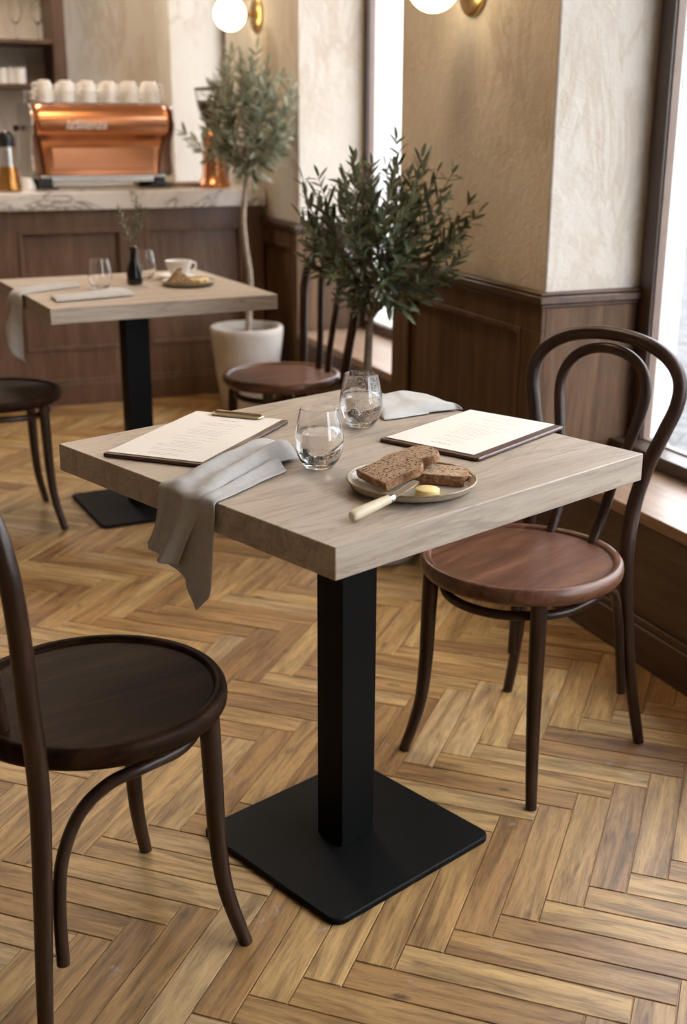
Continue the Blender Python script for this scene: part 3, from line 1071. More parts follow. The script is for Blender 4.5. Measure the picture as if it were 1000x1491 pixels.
def leaf_into(mb, tones, base, direc, up, ln, wd, rng):
    """a narrow folded and bent olive leaf"""
    d = direc.normalized()
    side = d.cross(up)
    if side.length < 1e-3:
        side = d.orthogonal()
    side.normalize()
    nrm = side.cross(d).normalized()
    bend = rng.uniform(-0.18, 0.10) * ln
    fold = 0.18 * wd
    pts = []
    prof = ((0.0, 0.10), (0.22, 0.78), (0.5, 1.0), (0.78, 0.68), (1.0, 0.0))
    vs, fs = [], []
    for u, wv in prof:
        c = base + d * (ln * u) + nrm * (bend * u * u)
        if wv == 0.0:
            vs.append(c)
        else:
            vs += [c - side * (wd * wv / 2) + nrm * fold * wv, c, c + side * (wd * wv / 2) + nrm * fold * wv]
    for k in range(3):
        a = k * 3
        fs += [(a, a + 1, a + 4, a + 3), (a + 1, a + 2, a + 5, a + 4)]
    fs += [(9, 10, 12), (10, 11, 12)]
    mb.add(vs, fs)
    t = rng.random()
    tones += [t] * len(fs)


def foliage(name, twigs, mat, parent, seed, ln=(0.042, 0.066), wd=(0.0095, 0.0135), gap=0.015, start=0.2):
    rng = random.Random(seed)
    mb, tones = MB(), []
    for tw in twigs:
        pts = [Vector(q) for q in tw]
        acc = 0.0
        total = sum((b - a).length for a, b in zip(pts, pts[1:]))
        run, nxt = 0.0, total * start
        ang = rng.uniform(0, 6.28)
        for a, b in zip(pts, pts[1:]):
            seg = (b - a).length
            tdir = (b - a).normalized()
            while nxt < run + seg:
                p = a + tdir * (nxt - run)
                o = tdir.orthogonal().normalized()
                sc = 1.0 if nxt < total * 0.75 else 0.8
                for s in (0, 1):
                    if rng.random() < 0.08:
                        continue
                    q = Matrix.Rotation(ang + s * math.pi + rng.uniform(-0.4, 0.4), 3, tdir) @ o
                    spread = rng.uniform(0.55, 1.05)
                    d = tdir * math.cos(spread) + q * math.sin(spread) + Vector((0, 0, rng.uniform(-0.12, 0.2)))
                    leaf_into(mb, tones, p, d, tdir + Vector((rng.uniform(-.3, .3), rng.uniform(-.3, .3), 0.3)), rng.uniform(*ln) * sc, rng.uniform(*wd) * sc, rng)
                ang += 1.57 + rng.uniform(-0.3, 0.3)
                nxt += gap * rng.uniform(0.8, 1.25)
            run += seg
        d = (pts[-1] - pts[-2]).normalized()
        leaf_into(mb, tones, pts[-1], d, Vector((0.3, 0.2, 1)), rng.uniform(*ln) * 0.75, rng.uniform(*wd) * 0.8, rng)
    me = bpy.data.meshes.new(name)
    me.from_pydata([tuple(q) for q in mb.v], [], mb.f)
    a = me.attributes.new('tone', 'FLOAT', 'FACE')
    a.data.foreach_set('value', tones)
    me.shade_smooth()
    me.materials.append(mat)
    o = bpy.data.objects.new(name, me)
    COL.objects.link(o)
    o.parent = parent
    return o


def crown_twigs(split, centre, rx, rz, n, seed, up=0.5, limit=None):
    """curving twigs from the fork of the trunk out to the crown's surface"""
    rng = random.Random(seed)
    out, limbs = [], []
    split, centre = Vector(split), Vector(centre)
    nl = 9
    for k in range(nl):
        a = 2 * math.pi * k / nl + rng.uniform(-0.3, 0.3)
        el = rng.uniform(0.0, 1.0)
        end = centre + Vector((math.cos(a) * rx * 0.55, math.sin(a) * rx * 0.55, rz * (-0.55 + el * 0.9)))
        mid = split.lerp(end, 0.45) + Vector((0, 0, 0.03))
        limbs.append(smooth([tuple(split), tuple(mid), tuple(end)], 5))
    for k in range(n):
        zc = 1 - 2 * (k + 0.5) / n
        a = k * 2.39996 + rng.uniform(-0.25, 0.25)
        rr = math.sqrt(max(0, 1 - zc * zc))
        sc = rng.uniform(0.72, 1.04)
        end = centre + Vector((math.cos(a) * rr * rx, math.sin(a) * rr * rx, zc * rz)) * sc - centre * (0)
        end = centre + (end - centre)
        if limit and end.x > limit:
            end.x = limit - rng.uniform(0, 0.03)
        # root: nearest point of the limbs, pulled inward
        inner = centre + (end - centre) * rng.uniform(0.15, 0.4) + Vector((0, 0, -0.06))
        best = min((Vector(q) for l in limbs for q in l), key=lambda q: (q - inner).length)
        dirn = (end - best)
        m = best.lerp(end, 0.5) + Vector((0, 0, -0.10 * dirn.length * up)) + Vector((rng.uniform(-1, 1), rng.uniform(-1, 1), 0)) * 0.02
        tip = end + Vector((0, 0, 0.12 * dirn.length * up))
        out.append(smooth([tuple(best), tuple(m), tuple(tip)], 5))
    return limbs, out


def olive_tree(label, loc, pot_prof, soil_z, soil_r, trunk, limbs, twigs, leaf, bark, seed, **kw):
    t = thing('potted_olive_tree', label, 'potted tree', loc, 0, 'potted olive trees')
    MB().lathe(pot_prof, 56).build('pot', M['concrete'], t, sharp=50)
    MB().lathe([(0, soil_z + 0.004), (soil_r, soil_z), (soil_r, soil_z - 0.02), (0, soil_z - 0.02)], 40).build('soil', M['soil'], t)
    mb = MB()
    p = smooth(trunk, 6)
    mb.tube([q[:3] for q in p], [q[3] for q in p], 12)
    for l in limbs:
        n = len(l)
        mb.tube(l, [0.0065 - 0.004 * i / (n - 1) for i in range(n)], 7)
    for l in twigs:
        n = len(l)
        mb.tube(l, [0.0024 - 0.0014 * i / (n - 1) for i in range(n)], 5)
    mb.build('trunk', bark, t, sharp=60)
    foliage('foliage', twigs, leaf, t, seed, **kw)
    return t


# far tree by the bar
P1 = Vector((1.665, 5.14, 0))
pot1 = [(0, 0), (0.108, 0), (0.116, 0.006), (0.140, 0.16), (0.163, 0.362), (0.164, 0.385), (0.160, 0.390), (0.146, 0.390), (0.142, 0.383), (0.138, 0.345), (0, 0.345)]
l1, t1 = crown_twigs((0.012, 0, 1.02), (0.036, -0.005, 1.262), 0.198, 0.262, 84, 5, 0.7, limit=0.22)
t1.append(smooth([(-0.03, 0, 1.13), (-0.14, -0.01, 1.15), (-0.255, -0.02, 1.21)], 5))
t1.append(smooth([(-0.03, 0, 1.10), (-0.12, 0.01, 1.12), (-0.20, 0.02, 1.16)], 5))
trunk1 = [(0.008, 0, 0.345, 0.0155), (0.014, 0, 0.47, 0.0135), (0.022, 0, 0.60, 0.0125), (0.004, 0, 0.74, 0.012), (-0.004, 0, 0.86, 0.0118), (0.012, 0, 1.02, 0.0105)]
olive_tree('taller sage green olive tree in a pale concrete pot before the bar', P1, pot1, 0.350, 0.139, trunk1, l1, t1, M['leaf_pale'], M['bark'], 31, ln=(0.058, 0.09), wd=(0.016, 0.023), gap=0.026, start=0.3)
# near tree by the pier
P2 = Vector((1.435, 3.16, 0))
pot2 = [(0, 0), (0.100, 0), (0.108, 0.006), (0.128, 0.16), (0.142, 0.30), (0.142, 0.315), (0.128, 0.318), (0.124, 0.28), (0, 0.28)]
l2, t2 = crown_twigs((-0.028, 0.02, 0.725), (-0.008, -0.01, 0.955), 0.262, 0.232, 98, 9, 0.9, limit=0.245)
trunk2 = [(0.0, 0.0, 0.275, 0.0145), (-0.012, 0.01, 0.42, 0.0135), (-0.034, 0.02, 0.56, 0.0125), (-0.034, 0.02, 0.66, 0.0115), (-0.028, 0.02, 0.735, 0.010)]
olive_tree('bushy dark green olive tree behind the near table, beside the panelled pier', P2, pot2, 0.285, 0.124, trunk2, l2, t2, M['leaf'], M['bark_dark'], 77, ln=(0.045, 0.068), wd=(0.0125, 0.0175), gap=0.0205, start=0.25)

# ------------------------------------------------------------------ things on the near table
NEAR_ROT = TR


def menu(label, corners, clip=False, paper_in=(0.012, 0.012, 0.012, 0.012), seed=1, head_at_far=True):
    """board and paper given as a rectangle in table coordinates: centre, size along, size across, angle"""
    (mx, my), ln, wd, ang = corners
    loc = on_t(mx, my, 0.7503)
    t = thing('menu_board', label, 'menu', loc, TR + ang, 'menus on the near table')
    MB().prism(rounded(ln / 2, wd / 2, 0.006), 0, 0.0062).build('board', M['leather'], t, bevel=0.0022)
    a, b, c, d = paper_in
    pp = MB().box((-ln / 2 + a, -wd / 2 + c, 0.0064), (ln / 2 - b, wd / 2 - d, 0.0072)).build('paper', M['paper'], t)
    rng = random.Random(seed)
    m = MB()
    z = 0.00725
    pl = ln - a - b

    def word(x, y, n, h, wch, sp):
        """strokes of a short line of letters too small to read, across the sheet (along local y)"""
        yy = y
        for _ in range(n):
            k = rng.random()
            if k < 0.45:
                m.box((x - h / 2, yy, z), (x + h / 2, yy + wch * 0.28, z + 0.00012))
                m.box((x + h / 2 - h * 0.22, yy, z), (x + h / 2, yy + wch, z + 0.00012))
            elif k < 0.8:
                m.box((x - h / 2, yy, z), (x + h / 2, yy + wch * 0.28, z + 0.00012))
                m.box((x - h / 2, yy + wch * 0.7, z), (x + h / 2, yy + wch, z + 0.00012))
            else:
                m.box((x - h / 2, yy + wch * 0.3, z), (x + h / 2, yy + wch * 0.6, z + 0.00012))
                m.box((x - h * 0.1, yy, z), (x + h * 0.12, yy + wch, z + 0.00012))
            yy += wch + sp
        return yy

    sgn = 1 if head_at_far else -1
    hx = sgn * (pl / 2 - (0.045 if clip else 0.03))
    n1 = 7
    word(hx, -n1 * 0.0056 / 2, n1, 0.0042, 0.0036, 0.0020)
    x = hx - sgn * 0.022
    while abs(x) < pl / 2 - 0.014 or x * sgn > 0:
        nch = rng.randint(12, 24)
        word(x, -nch * 0.0039 / 2, nch, 0.0016, 0.0021, 0.0018)
        x -= sgn * (0.0085 if rng.random() < 0.7 else 0.017)
    m.build('print', M['ink'], pp)
    if clip:
        cl = MB().box((ln / 2 - 0.026, -0.046, 0.0074), (ln / 2 - 0.010, 0.046, 0.0094))
        cl.tube([(ln / 2 - 0.026, -0.046, 0.010), (ln / 2 - 0.026, 0.046, 0.010)], 0.0022, 8)
        cl.tube([(ln / 2 - 0.010, -0.046, 0.0125), (ln / 2 - 0.010, 0.046, 0.0125)], 0.0028, 10)
        cl.tube([(ln / 2 - 0.026, -0.046, 0.010), (ln / 2 - 0.012, -0.050, 0.011)], 0.002, 8)
        cl.tube([(ln / 2 - 0.026, 0.046, 0.010), (ln / 2 - 0.012, 0.050, 0.011)], 0.002, 8)
        cl.build('clip', M['clip_metal'], t, bevel=0.0006)
    return t


# left menu: near edge (-0.334,0.223)-(-0.243,0.063); far edge (-0.061,0.36)..(0.033,0.191)
menu('brown leather menu clipboard with a brass clip at the left of the near table', ((-0.1475, 0.2135), 0.322, 0.190, math.atan2(0.134, 0.275)), True, (0.010, 0.004, 0.012, 0.004), 3)
# right menu: left edge (0.074,-0.003)-(0.090,-0.203); right edge (0.362,0.045)-(0.365,-0.166)
menu('brown leather menu board with a cream sheet at the right edge of the near table', ((0.2225, -0.0825), 0.280, 0.202, math.atan2(0.042, 0.283)), False, (0.012, 0.004, 0.018, 0.006), 8, head_at_far=False)


def tumbler(label, x, y, z, water_h, group, glass=None, M4=MT):
    t = thing('water_glass', label, 'glass', tuple(M4 @ Vector((x, y, z))), 0.7, group)
    outer = [(0, 0), (0.016, 0), (0.022, 0.002), (0.0305, 0.013), (0.0365, 0.027), (0.0388, 0.040), (0.0385, 0.050), (0.0360, 0.068), (0.0325, 0.085), (0.0300, 0.0965)]
    inner = [(0.0289, 0.0967), (0.0313, 0.085), (0.0348, 0.068), (0.0373, 0.050), (0.0376, 0.040), (0.0353, 0.0275), (0.0290, 0.0145), (0.020, 0.0070), (0, 0.0065)]
    so = smooth(outer[2:], 4)
    si = smooth(inner[:-1], 4)
    MB().lathe(outer[:2] + so + si + [inner[-1]], 56).build('glass', glass or M['glass'], t, sharp=60)
    if water_h:
        wi = [(r - 0.0002, zz + 0.0002) for r, zz in si[::-1] if zz < water_h]
        rt = wi[-1][0]
        MB().lathe([(0, 0.0067)] + wi + [(rt - 0.0002, water_h), (0, water_h)], 56).build('water', M['water'], t, sharp=60)
    return t


def tw(wx, wy):
    q = MT.inverted() @ Vector((wx, wy, 0))
    return q.x, q.y


tumbler('stemless glass of water in the middle of the near table, beside the draped napkin', *tw(0.667, 1.703), 0.7502, 0.060, 'water glasses on the near table')
tumbler('frosty stemless glass of water further back, beside the folded pale napkin', *tw(0.834, 1.924), 0.7502, 0.058, 'water glasses on the near table', M['glass_dew'])

# plate with bread
PX, PY = -0.083, -0.230


def plate(label, loc, r, group=None, name='bread_plate'):
    t = thing(name, label, 'plate', loc, 0, group)
    k = r / 0.096
    MB().lathe([(0, 0.001), (0.070 * k, 0.0), (0.074 * k, 0.001), (0.089 * k, 0.006), (0.0950 * k, 0.0150), (0.0940 * k, 0.0157), (0.0905 * k, 0.0140), (0.086 * k, 0.0085), (0.078 * k, 0.0065), (0, 0.006)], 72).build('dish', M['stoneware'], t, sharp=60)
    MB().lathe([(0.0950 * k, 0.0143), (0.0958 * k, 0.0161), (0.0945 * k, 0.0175), (0.0926 * k, 0.0167), (0.0916 * k, 0.0150), (0.0938 * k, 0.0155), (0.0950 * k, 0.0143)], 72).build('rim', M['stoneware_rim'], t, sharp=60)
    return t


plate('speckled stoneware plate with bread and butter at the front of the near table', on_t(PX, PY, 0.7502), 0.098)


def slice_outline(w, h, n=5):
    """a loaf slice: flat base, straight sides, domed top with a shoulder"""
    pts = [(-w * 0.44, 0), (w * 0.44, 0), (w * 0.475, h * 0.06), (w * 0.455, h * 0.40), (w * 0.50, h * 0.58), (w * 0.485, h * 0.76), (w * 0.33, h * 0.94), (0.04 * w, h), (-w * 0.30, h * 0.955), (-w * 0.48, h * 0.78), (-w * 0.50, h * 0.60), (-w * 0.455, h * 0.42), (-w * 0.475, h * 0.06)]
    return smooth(pts, 4, True)


def bread(label, M4, w, h, th, group='bread slices on the near plate', seed=0):
    """slice lying in its local xy plane"""
    t = thing('bread_slice', label, 'bread', (0, 0, 0), 0, group)
    t.matrix_world = M4
    ol = slice_outline(w, h)
    ol = [(x, y - h / 2) for x, y in ol]
    ol = [(x * (1 + 0.02 * noise.noise((x * 60, y * 60, seed))), y * (1 + 0.02 * noise.noise((x * 60, y * 60, seed + 9)))) for x, y in ol]
    ins = [(x * 0.955, y * 0.955) for x, y in ol]
    MB().prism(ins, 0.0002, th).build('crumb', M['crumb'], t, sharp=40)
    n = len(ol)
    m = MB()
    ring = []
    for sx, z in ((0.952, 0.0), (0.985, 0.0003), (1.0, th * 0.3), (1.0, th * 0.7), (0.985, th - 0.0002), (0.952, th - 0.0003)):
        ring.append([(x * sx, y * sx, z) for x, y in ol])
    vs = [q for r in ring for q in r]
    fs = []
    for i in range(len(ring)):
        i2 = (i + 1) % len(ring)
        for k in range(n):
            k2 = (k + 1) % n
            fs.append((i * n + k, i * n + k2, i2 * n + k2, i2 * n + k))
    m.add(vs, fs)
    m.build('crust', M['crust'], t, sharp=60)
    return t


def frame(origin, xdir, ydir):
    x = Vector(xdir).normalized()
    z = x.cross(Vector(ydir)).normalized()
    y = z.cross(x)
    m = Matrix((x, y, z)).transposed().to_4x4()
    m.translation = Vector(origin)
    return MT @ m


# front slice leans on the two behind
bread('largest seeded bread slice, lying in front on the plate', frame((-0.0985, -0.2095, 0.7705), (-0.02, -0.085, 0.0), (0.085, -0.012, 0.024)), 0.085, 0.081, 0.0135, seed=1)
bread('seeded bread slice tucked behind the front slice at the back of the plate', frame((-0.036, -0.196, 0.7760), (-0.03, -0.075, 0.006), (0.075, -0.03, 0.018)), 0.080, 0.062, 0.013, seed=2)
bread('small seeded bread slice lying flat at the right of the plate behind the butter', frame((-0.033, -0.250, 0.7575), (0.5, -0.8, 0.0), (0.8, 0.5, 0.0)), 0.070, 0.058, 0.0155, seed=3)
o = MB().lathe([(0, 0), (0.0165, 0), (0.0178, 0.0012), (0.0178, 0.0098), (0.0165, 0.0112), (0, 0.0115)], 40).build('butter_pat', M['butter'], loc=on_t(-0.108, -0.2865, 0.7566), sharp=50)
tag(o, 'round pale yellow pat of butter on the rim side of the near plate', 'butter')

# butter knife: handle on the table, blade across the plate rim
kA, kB, kC = Vector((-0.258, -0.287, 0.758)), Vector((-0.187, -0.2915, 0.7705)), Vector((-0.122, -0.2795, 0.7795))
kn = thing('butter_knife', 'butter knife with a bone handle resting against the near plate', 'knife', tuple(MT @ kA), 0)
inv = Matrix.Translation(-(MT @ kA)) @ MT
p = smooth([(*(kA), 0.0065), (*(kA.lerp(kB, 0.12)), 0.0082), (*(kA.lerp(kB, 0.6)), 0.0075), (*(kB), 0.0062)], 5)
MB().tube([inv @ Vector(q[:3]) for q in p], [q[3] for q in p], 16).build('handle', M['handle'], kn, sharp=60)
d = (kC - kB).normalized()
s_ = d.cross(Vector((0, 0, 1))).normalized()
n_ = s_.cross(d).normalized()
bl = MB()
rows = []
for u, w0, w1 in ((0.0, -0.0045, 0.0045), (0.12, -0.006, 0.0055), (0.5, -0.0075, 0.006), (0.85, -0.0085, 0.006), (1.0, -0.007, 0.004)):
    c = kB + (kC - kB) * u
    rows.append([inv @ (c + s_ * w0 - n_ * 0.0003), inv @ (c - n_ * 0.0008), inv @ (c + s_ * w1 - n_ * 0.0003), inv @ (c + s_ * w1 + n_ * 0.0003), inv @ (c + n_ * 0.0008), inv @ (c + s_ * w0 + n_ * 0.0003)])
for i, r in enumerate(rows):
    rows[i] = r + [r[0]]
bl.grid(rows)
bl.f.append(tuple(range(6)))
k0 = (len(rows) - 1) * 7
bl.f.append(tuple(range(k0, k0 + 6)))
bl.build('blade', M['knife_steel'], kn, sharp=30)
MB().tube([inv @ kB.lerp(kA, 0.06), inv @ kB.lerp(kC, 0.05)], 0.0066, 14).build('bolster', M['knife_steel'], kn)

# ------------------------------------------------------------------ linen


def jitter(p, amp, sc, seed):
    v = noise.noise_vector(Vector(p) * sc + Vector((seed, seed * 2, 0)))
    return (p[0] + v.x * amp, p[1] + v.y * amp, p[2] + v.z * amp)


def lerp_stations(st, sub):
    return smooth(st, sub)


def drape(mb, stations, sub, nu, prof, seed, amp=0.0018, hem=False):
    """stations: (left xyz, right xyz, height) tuples flattened; prof(u) gives 0..1 height across"""
    flat = [tuple(l) + tuple(r) + tuple(nv) + (h,) for l, r, nv, h in stations]
    rows = []
    for i, q in enumerate(smooth(flat, sub)):
        l, r, nv, h = Vector(q[0:3]), Vector(q[3:6]), Vector(q[6:9]), q[9]
        if nv.length > 1e-6:
            nv.normalize()
        row = []
        for k in range(nu + 1):
            u = k / nu
            p = l.lerp(r, u) + nv * (h * prof(u, i / (len(flat) * sub)))
            k_ = 0.35 + 0.65 * math.sin(math.pi * u)
            p = jitter(p, amp * k_, 24, seed)
            row.append(jitter(p, amp * 0.5 * k_, 60, seed + 3))
        rows.append(row)
    mb.grid(rows)
    if hem:      # the rolled hem at the hanging end
        mb.tube(rows[-1], 0.0013, 6)


def cloth(name, mb, mat, label, M4, group=None, th=0.0016):
    o = mb.build(name, mat, sharp=180)
    o.matrix_world = M4
    s = o.modifiers.new('solid', 'SOLIDIFY')
    s.thickness = th
    s.offset = 0
    ss = o.modifiers.new('sub', 'SUBSURF')
    ss.levels = 1
    ss.render_levels = 1
    tag(o, label, 'napkin', group)
    return o


EX = -TA / 2          # the table's left edge in table coordinates
TOPN, OUTN, DIAG = (0, 0, 1), (-1, 0, 0), (-0.7, 0, 0.7)
hump = lambda u, v: math.sin(math.pi * min(1, max(0, u))) ** 0.6
mb = MB()
z0 = 0.7525
# upper roll: lies on the top, bends over the edge, hangs as the front panel


def ribs(u, v):
    u = min(1.0, max(0.0, u))
    top = (math.sin(math.pi * u) ** 0.75) * (0.78 + 0.30 * math.sin(2 * math.pi * (1.6 * u - 0.9 * v + 0.15)))
    hang = 0.10 + 0.25 * math.sin(math.pi * u) + 0.85 * math.exp(-((u - 0.74) / 0.13) ** 2) + 0.25 * math.exp(-((u - 0.22) / 0.10) ** 2)
    k = min(1.0, max(0.0, (v - 0.5) / 0.15))
    return top * (1 - k) + hang * k



st = [((-0.098, 0.070, z0 + 0.001), (-0.104, -0.002, z0 + 0.002), TOPN, 0.004),
      ((-0.104, 0.085, z0), (-0.120, -0.008, z0 + 0.004), TOPN, 0.026),
      ((-0.135, 0.092, z0), (-0.150, -0.012, z0 + 0.006), TOPN, 0.031),
      ((-0.20, 0.068, z0), (-0.215, -0.026, z0 + 0.007), TOPN, 0.027),
      ((-0.27, 0.048, z0), (-0.28, -0.047, z0 + 0.006), TOPN, 0.021),
      ((-0.325, 0.042, z0), (-0.33, -0.066, z0 + 0.005), TOPN, 0.012),
      ((EX - 0.006, 0.040, z0 - 0.004), (EX - 0.007, -0.073, z0 - 0.003), DIAG, 0.011),
      ((EX - 0.008, 0.038, 0.735), (EX - 0.010, -0.070, 0.735), OUTN, 0.012),
      ((EX - 0.010, 0.044, 0.695), (EX - 0.014, -0.054, 0.700), OUTN, 0.017),
      ((EX - 0.014, 0.053, 0.668), (EX - 0.020, -0.040, 0.668), OUTN, 0.020),
      ((EX - 0.017, 0.060, 0.655), (EX - 0.024, -0.030, 0.646), OUTN, 0.020)]
drape(mb, st, 6, 34, ribs, 1.0, 0.0030, True)
# lower fold: the narrower roll on the top, then the long hanging corner
st = [((-0.150, 0.010, z0), (-0.166, -0.040, z0), TOPN, 0.004),
      ((-0.165, 0.012, z0), (-0.180, -0.046, z0), TOPN, 0.017),
      ((-0.22, -0.010, z0), (-0.235, -0.062, z0), TOPN, 0.014),
      ((-0.29, -0.035, z0), (-0.30, -0.084, z0), TOPN, 0.009),
      ((-0.33, -0.045, z0), (-0.335, -0.095, z0), TOPN, 0.008),
      ((EX - 0.0035, -0.045, z0 - 0.002), (EX - 0.004, -0.098, z0 - 0.003), DIAG, 0.007),
      ((EX - 0.0040, -0.030, 0.735), (EX - 0.005, -0.098, 0.735), OUTN, 0.009),
      ((EX - 0.0045, 0.02, 0.690), (EX - 0.006, -0.094, 0.690), OUTN, 0.008),
      ((EX - 0.005, 0.040, 0.655), (EX - 0.007, -0.090, 0.655), OUTN, 0.007),
      ((EX - 0.005, 0.045, 0.630), (EX - 0.008, -0.089, 0.625), OUTN, 0.006),
      ((EX - 0.006, -0.012, 0.620), (EX - 0.009, -0.084, 0.605), OUTN, 0.005),
      ((EX - 0.007, -0.026, 0.597), (EX - 0.010, -0.070, 0.590), OUTN, 0.004),
      ((EX - 0.008, -0.048, 0.574), (EX - 0.010, -0.052, 0.574), OUTN, 0.001)]
drape(mb, st, 6, 28, lambda u, v: hump(u, v) * (0.7 + 0.3 * math.cos(6.28 * 1.7 * u + 2 * v)), 4.0, 0.0022)
cloth('linen_napkin', mb, M['linen'], 'crumpled grey linen napkin draped over the left edge of the near table', MT, 'linen napkins')

# folded pale napkin at the far side of the near table
mb = MB()
L0 = [((0.182, 0.098), (0.262, 0.225)), ((0.192, 0.094), (0.275, 0.228)), ((0.225, 0.091), (0.300, 0.222)), ((0.262, 0.085), (0.325, 0.200)), ((0.300, 0.072), (0.345, 0.160)), ((0.335, 0.061), (0.362, 0.112)), ((0.362, 0.052), (0.376, 0.078)), ((0.374, 0.050), (0.380, 0.060))]
HH = [0.007, 0.017, 0.023, 0.027, 0.024, 0.017, 0.010, 0.004]
st = []
for (f, b), h in zip(L0, HH):
    f = (min(f[0], 0.3415), f[1])
    b = (min(b[0], 0.3425), b[1])
    st.append(((f[0], f[1], z0 + 0.001), (b[0], b[1], z0 + 0.001), TOPN, h))
drape(mb, st, 6, 26, lambda u, v: (max(0, math.sin(math.pi * u)) ** 0.9) * (0.80 + 0.26 * math.sin(8.0 * u + 2.5 - 3 * v)), 7.0, 0.0026)
st = [((0.178, 0.096, z0), (0.245, 0.205, z0), TOPN, 0.002), ((0.20, 0.089, z0), (0.27, 0.215, z0), TOPN, 0.006), ((0.235, 0.083, z0), (0.30, 0.20, z0), TOPN, 0.007), ((0.28, 0.075, z0), (0.32, 0.17, z0), TOPN, 0.005)]
drape(mb, st, 4, 12, hump, 9.0, 0.001)
cloth('linen_napkin', mb, M['linen_pale'], 'pale grey linen napkin folded at the far side of the near table', MT, 'linen napkins')

# ------------------------------------------------------------------ things on the far table


def w2(wx, wy):
    q = MT2.inverted() @ Vector((wx, wy, 0))
    return q.x, q.y


tumbler('empty stemless glass on the far table in front of the napkin, left of the bottle', *w2(0.775, 3.907), 0.7502, 0.0, 'glasses on the far table', None, MT2)
tumbler('empty stemless glass on the far table, right behind the dark bottle vase', *w2(0.972, 4.12), 0.7502, 0.0, 'glasses on the far table', None, MT2)
v = thing('bottle_vase', 'small dark glass bottle used as a vase on the far table', 'vase', (0.905, 3.984, 0.7502))
MB().lathe([(0, 0), (0.023, 0), (0.0255, 0.003), (0.0265, 0.01), (0.025, 0.045), (0.020, 0.062), (0.0125, 0.078), (0.0105, 0.095), (0.0105, 0.112), (0.0125, 0.118), (0.0115, 0.120), (0.0085, 0.118), (0.0085, 0.09), (0.018, 0.06), (0.0235, 0.04), (0.0245, 0.01), (0, 0.006)], 40).build('bottle', M['dark_glass'], v, sharp=60)
MB().lathe([(0.0108, 0.110), (0.0132, 0.1125), (0.0135, 0.118), (0.0118, 0.1215), (0.0095, 0.1205), (0.0092, 0.116), (0.0108, 0.110)], 28).build('lip', M['dark_glass'], v, sharp=60)
rngs = random.Random(14)
for tip, lab in (((-0.040, 0.005, 0.250), 'olive sprig leaning left in the bottle vase'), ((0.016, -0.004, 0.268), 'tallest olive sprig standing in the bottle vase'), ((0.046, 0.010, 0.232), 'olive sprig leaning right in the bottle vase')):
    s = thing('olive_sprig', lab, 'sprig', (0.905, 3.984, 0.7502), 0, 'olive sprigs in the bottle vase')
    path = smooth([(tip[0] * -0.1, 0, 0.02), (tip[0] * 0.08, 0, 0.115), (tip[0] * 0.55, tip[1] * 0.5, 0.185), tip], 6)
    MB().tube(path, [0.0014] * len(path), 6).build('stem', M['bark_dark'], s)
    foliage('leaves', [path[7:]], M['leaf_pale'] if tip[0] < 0 else M['leaf'], s, 40 + int(tip[0] * 1000), ln=(0.020, 0.030), wd=(0.008, 0.011), gap=0.013, start=0.1)

# napkins on the far table
mb = MB()
a2 = -0.717 / 2
st = [((-0.165, 0.112, z0), (-0.155, 0.055, z0), TOPN, 0.004), ((-0.18, 0.125, z0), (-0.175, 0.045, z0), TOPN, 0.014), ((-0.25, 0.115, z0), (-0.25, 0.015, z0), TOPN, 0.013), ((-0.32, 0.095, z0), (-0.325, -0.02, z0), TOPN, 0.010),
      ((a2 - 0.006, 0.085, z0 - 0.003), (a2 - 0.006, -0.04, z0 - 0.003), DIAG, 0.009), ((a2 - 0.008, 0.085, 0.73), (a2 - 0.009, -0.05, 0.73), OUTN, 0.030),
      ((a2 - 0.010, 0.085, 0.68), (a2 - 0.011, -0.05, 0.68), OUTN, 0.042), ((a2 - 0.012, 0.06, 0.64), (a2 - 0.013, -0.055, 0.62), OUTN, 0.044), ((a2 - 0.013, 0.02, 0.60), (a2 - 0.015, -0.055, 0.56), OUTN, 0.036), ((a2 - 0.013, -0.02, 0.555), (a2 - 0.015, -0.05, 0.54), OUTN, 0.005)]
drape(mb, st, 5, 18, ribs, 21.0)
cloth('linen_napkin', mb, M['linen'], 'grey linen napkin hanging over the left edge of the far table', MT2, 'linen napkins')
mb = MB()
st = [((-0.303, -0.145, z0 + 0.001), (-0.312, -0.255, z0 + 0.001), TOPN, 0.003), ((-0.29, -0.143, z0 + 0.001), (-0.300, -0.258, z0 + 0.001), TOPN, 0.008), ((-0.19, -0.125, z0 + 0.001), (-0.19, -0.245, z0 + 0.001), TOPN, 0.011), ((-0.085, -0.075, z0 + 0.001), (-0.08, -0.225, z0 + 0.001), TOPN, 0.014), ((-0.062, -0.07, z0 + 0.001), (-0.060, -0.222, z0 + 0.001), TOPN, 0.006)]
drape(mb, st, 6, 16, lambda u, v: (max(0, math.sin(math.pi * u)) ** 0.35), 25.0, 0.0008)
cloth('linen_napkin', mb, M['linen'], 'grey linen napkin folded flat at the front left of the far table', MT2, 'linen napkins')

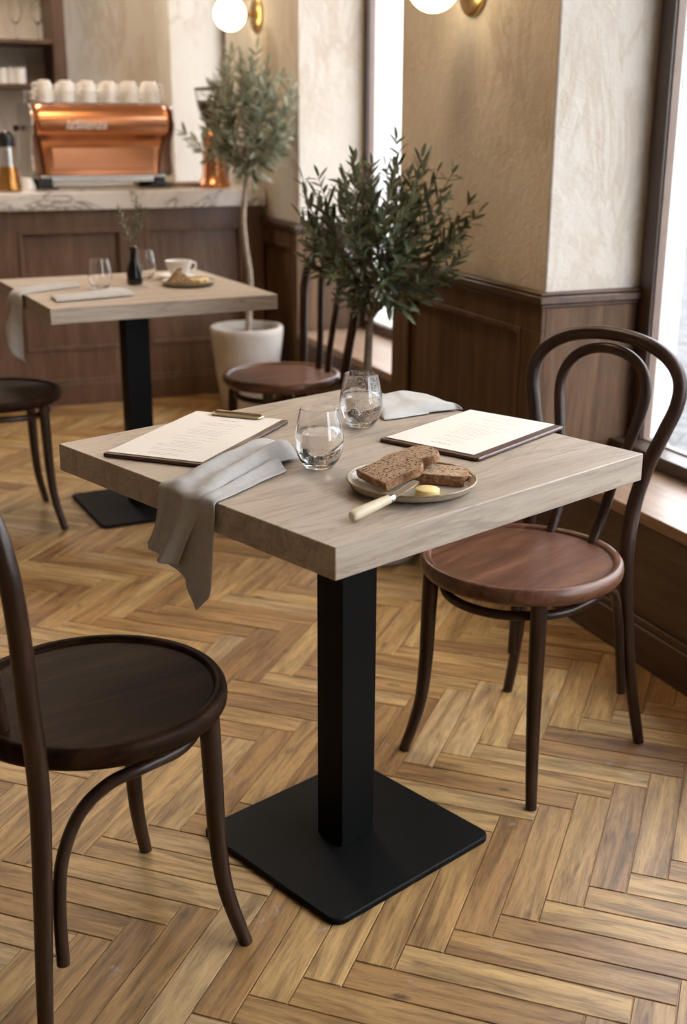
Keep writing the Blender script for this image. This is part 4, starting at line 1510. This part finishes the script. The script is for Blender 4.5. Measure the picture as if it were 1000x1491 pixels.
# cup, saucer and cake plate
sc_ = MB().lathe([(0, 0), (0.036, 0), (0.040, 0.002), (0.064, 0.011), (0.063, 0.013), (0.038, 0.006), (0, 0.005)], 44).build('saucer', M['porcelain'], loc=(1.073, 4.085, 0.7502), sharp=60)
tag(sc_, 'white porcelain saucer under the cup on the far table', 'saucer')
cp = thing('coffee_cup', 'white coffee cup on its saucer on the far table', 'cup', (1.083, 4.085, 0.7558))
MB().lathe([(0, 0), (0.024, 0), (0.026, 0.003), (0.034, 0.018), (0.043, 0.038), (0.046, 0.055), (0.0445, 0.055), (0.041, 0.038), (0.031, 0.018), (0, 0.006)], 44).build('bowl', M['porcelain'], cp, sharp=60)
MB().tube(smooth([(0.041, 0.01, 0.044), (0.060, 0.012, 0.045), (0.064, 0.012, 0.03), (0.050, 0.01, 0.018), (0.034, 0.01, 0.018)], 5), 0.0035, 8).build('handle', M['porcelain'], cp)
plate('stoneware plate of bread on the far table before the white cup', (1.066, 3.905, 0.7502), 0.090)
t = thing('bread_wedge', 'brown wedge of bread standing on the far plate', 'bread', (1.040, 3.915, 0.7568), rad(8))
MB().add([(-0.048, -0.012, 0), (0.048, -0.02, 0), (0.05, 0.022, 0), (-0.04, 0.024, 0), (0.002, -0.002, 0.042), (0.012, 0.016, 0.042)], [(0, 3, 2, 1), (0, 1, 4), (1, 2, 5, 4), (2, 3, 5), (3, 0, 4, 5)]).build('crumb', M['crumb'], t, bevel=0.004)
MB().tube([(-0.046, 0.004, 0.003), (0.0, 0.012, 0.043), (0.014, 0.012, 0.043)], 0.004, 8).build('crust', M['crust'], t)
for (x, y, w), lab in zip(((1.100, 3.885, 0.02), (1.122, 3.905, 0.018)), ('pale cheese piece on the far plate beside the bread wedge', 'smaller pale cheese piece at the right rim of the far plate')):
    o = MB().prism([(-w, -w * 0.5), (w, -w * 0.6), (w * 0.7, w * 0.7), (-w * 0.5, w * 0.6)], 0, 0.014).build('cheese_piece', M['cheese'], loc=(x, y, 0.7568), rotz=x * 9, bevel=0.003)
    tag(o, lab, 'cheese')
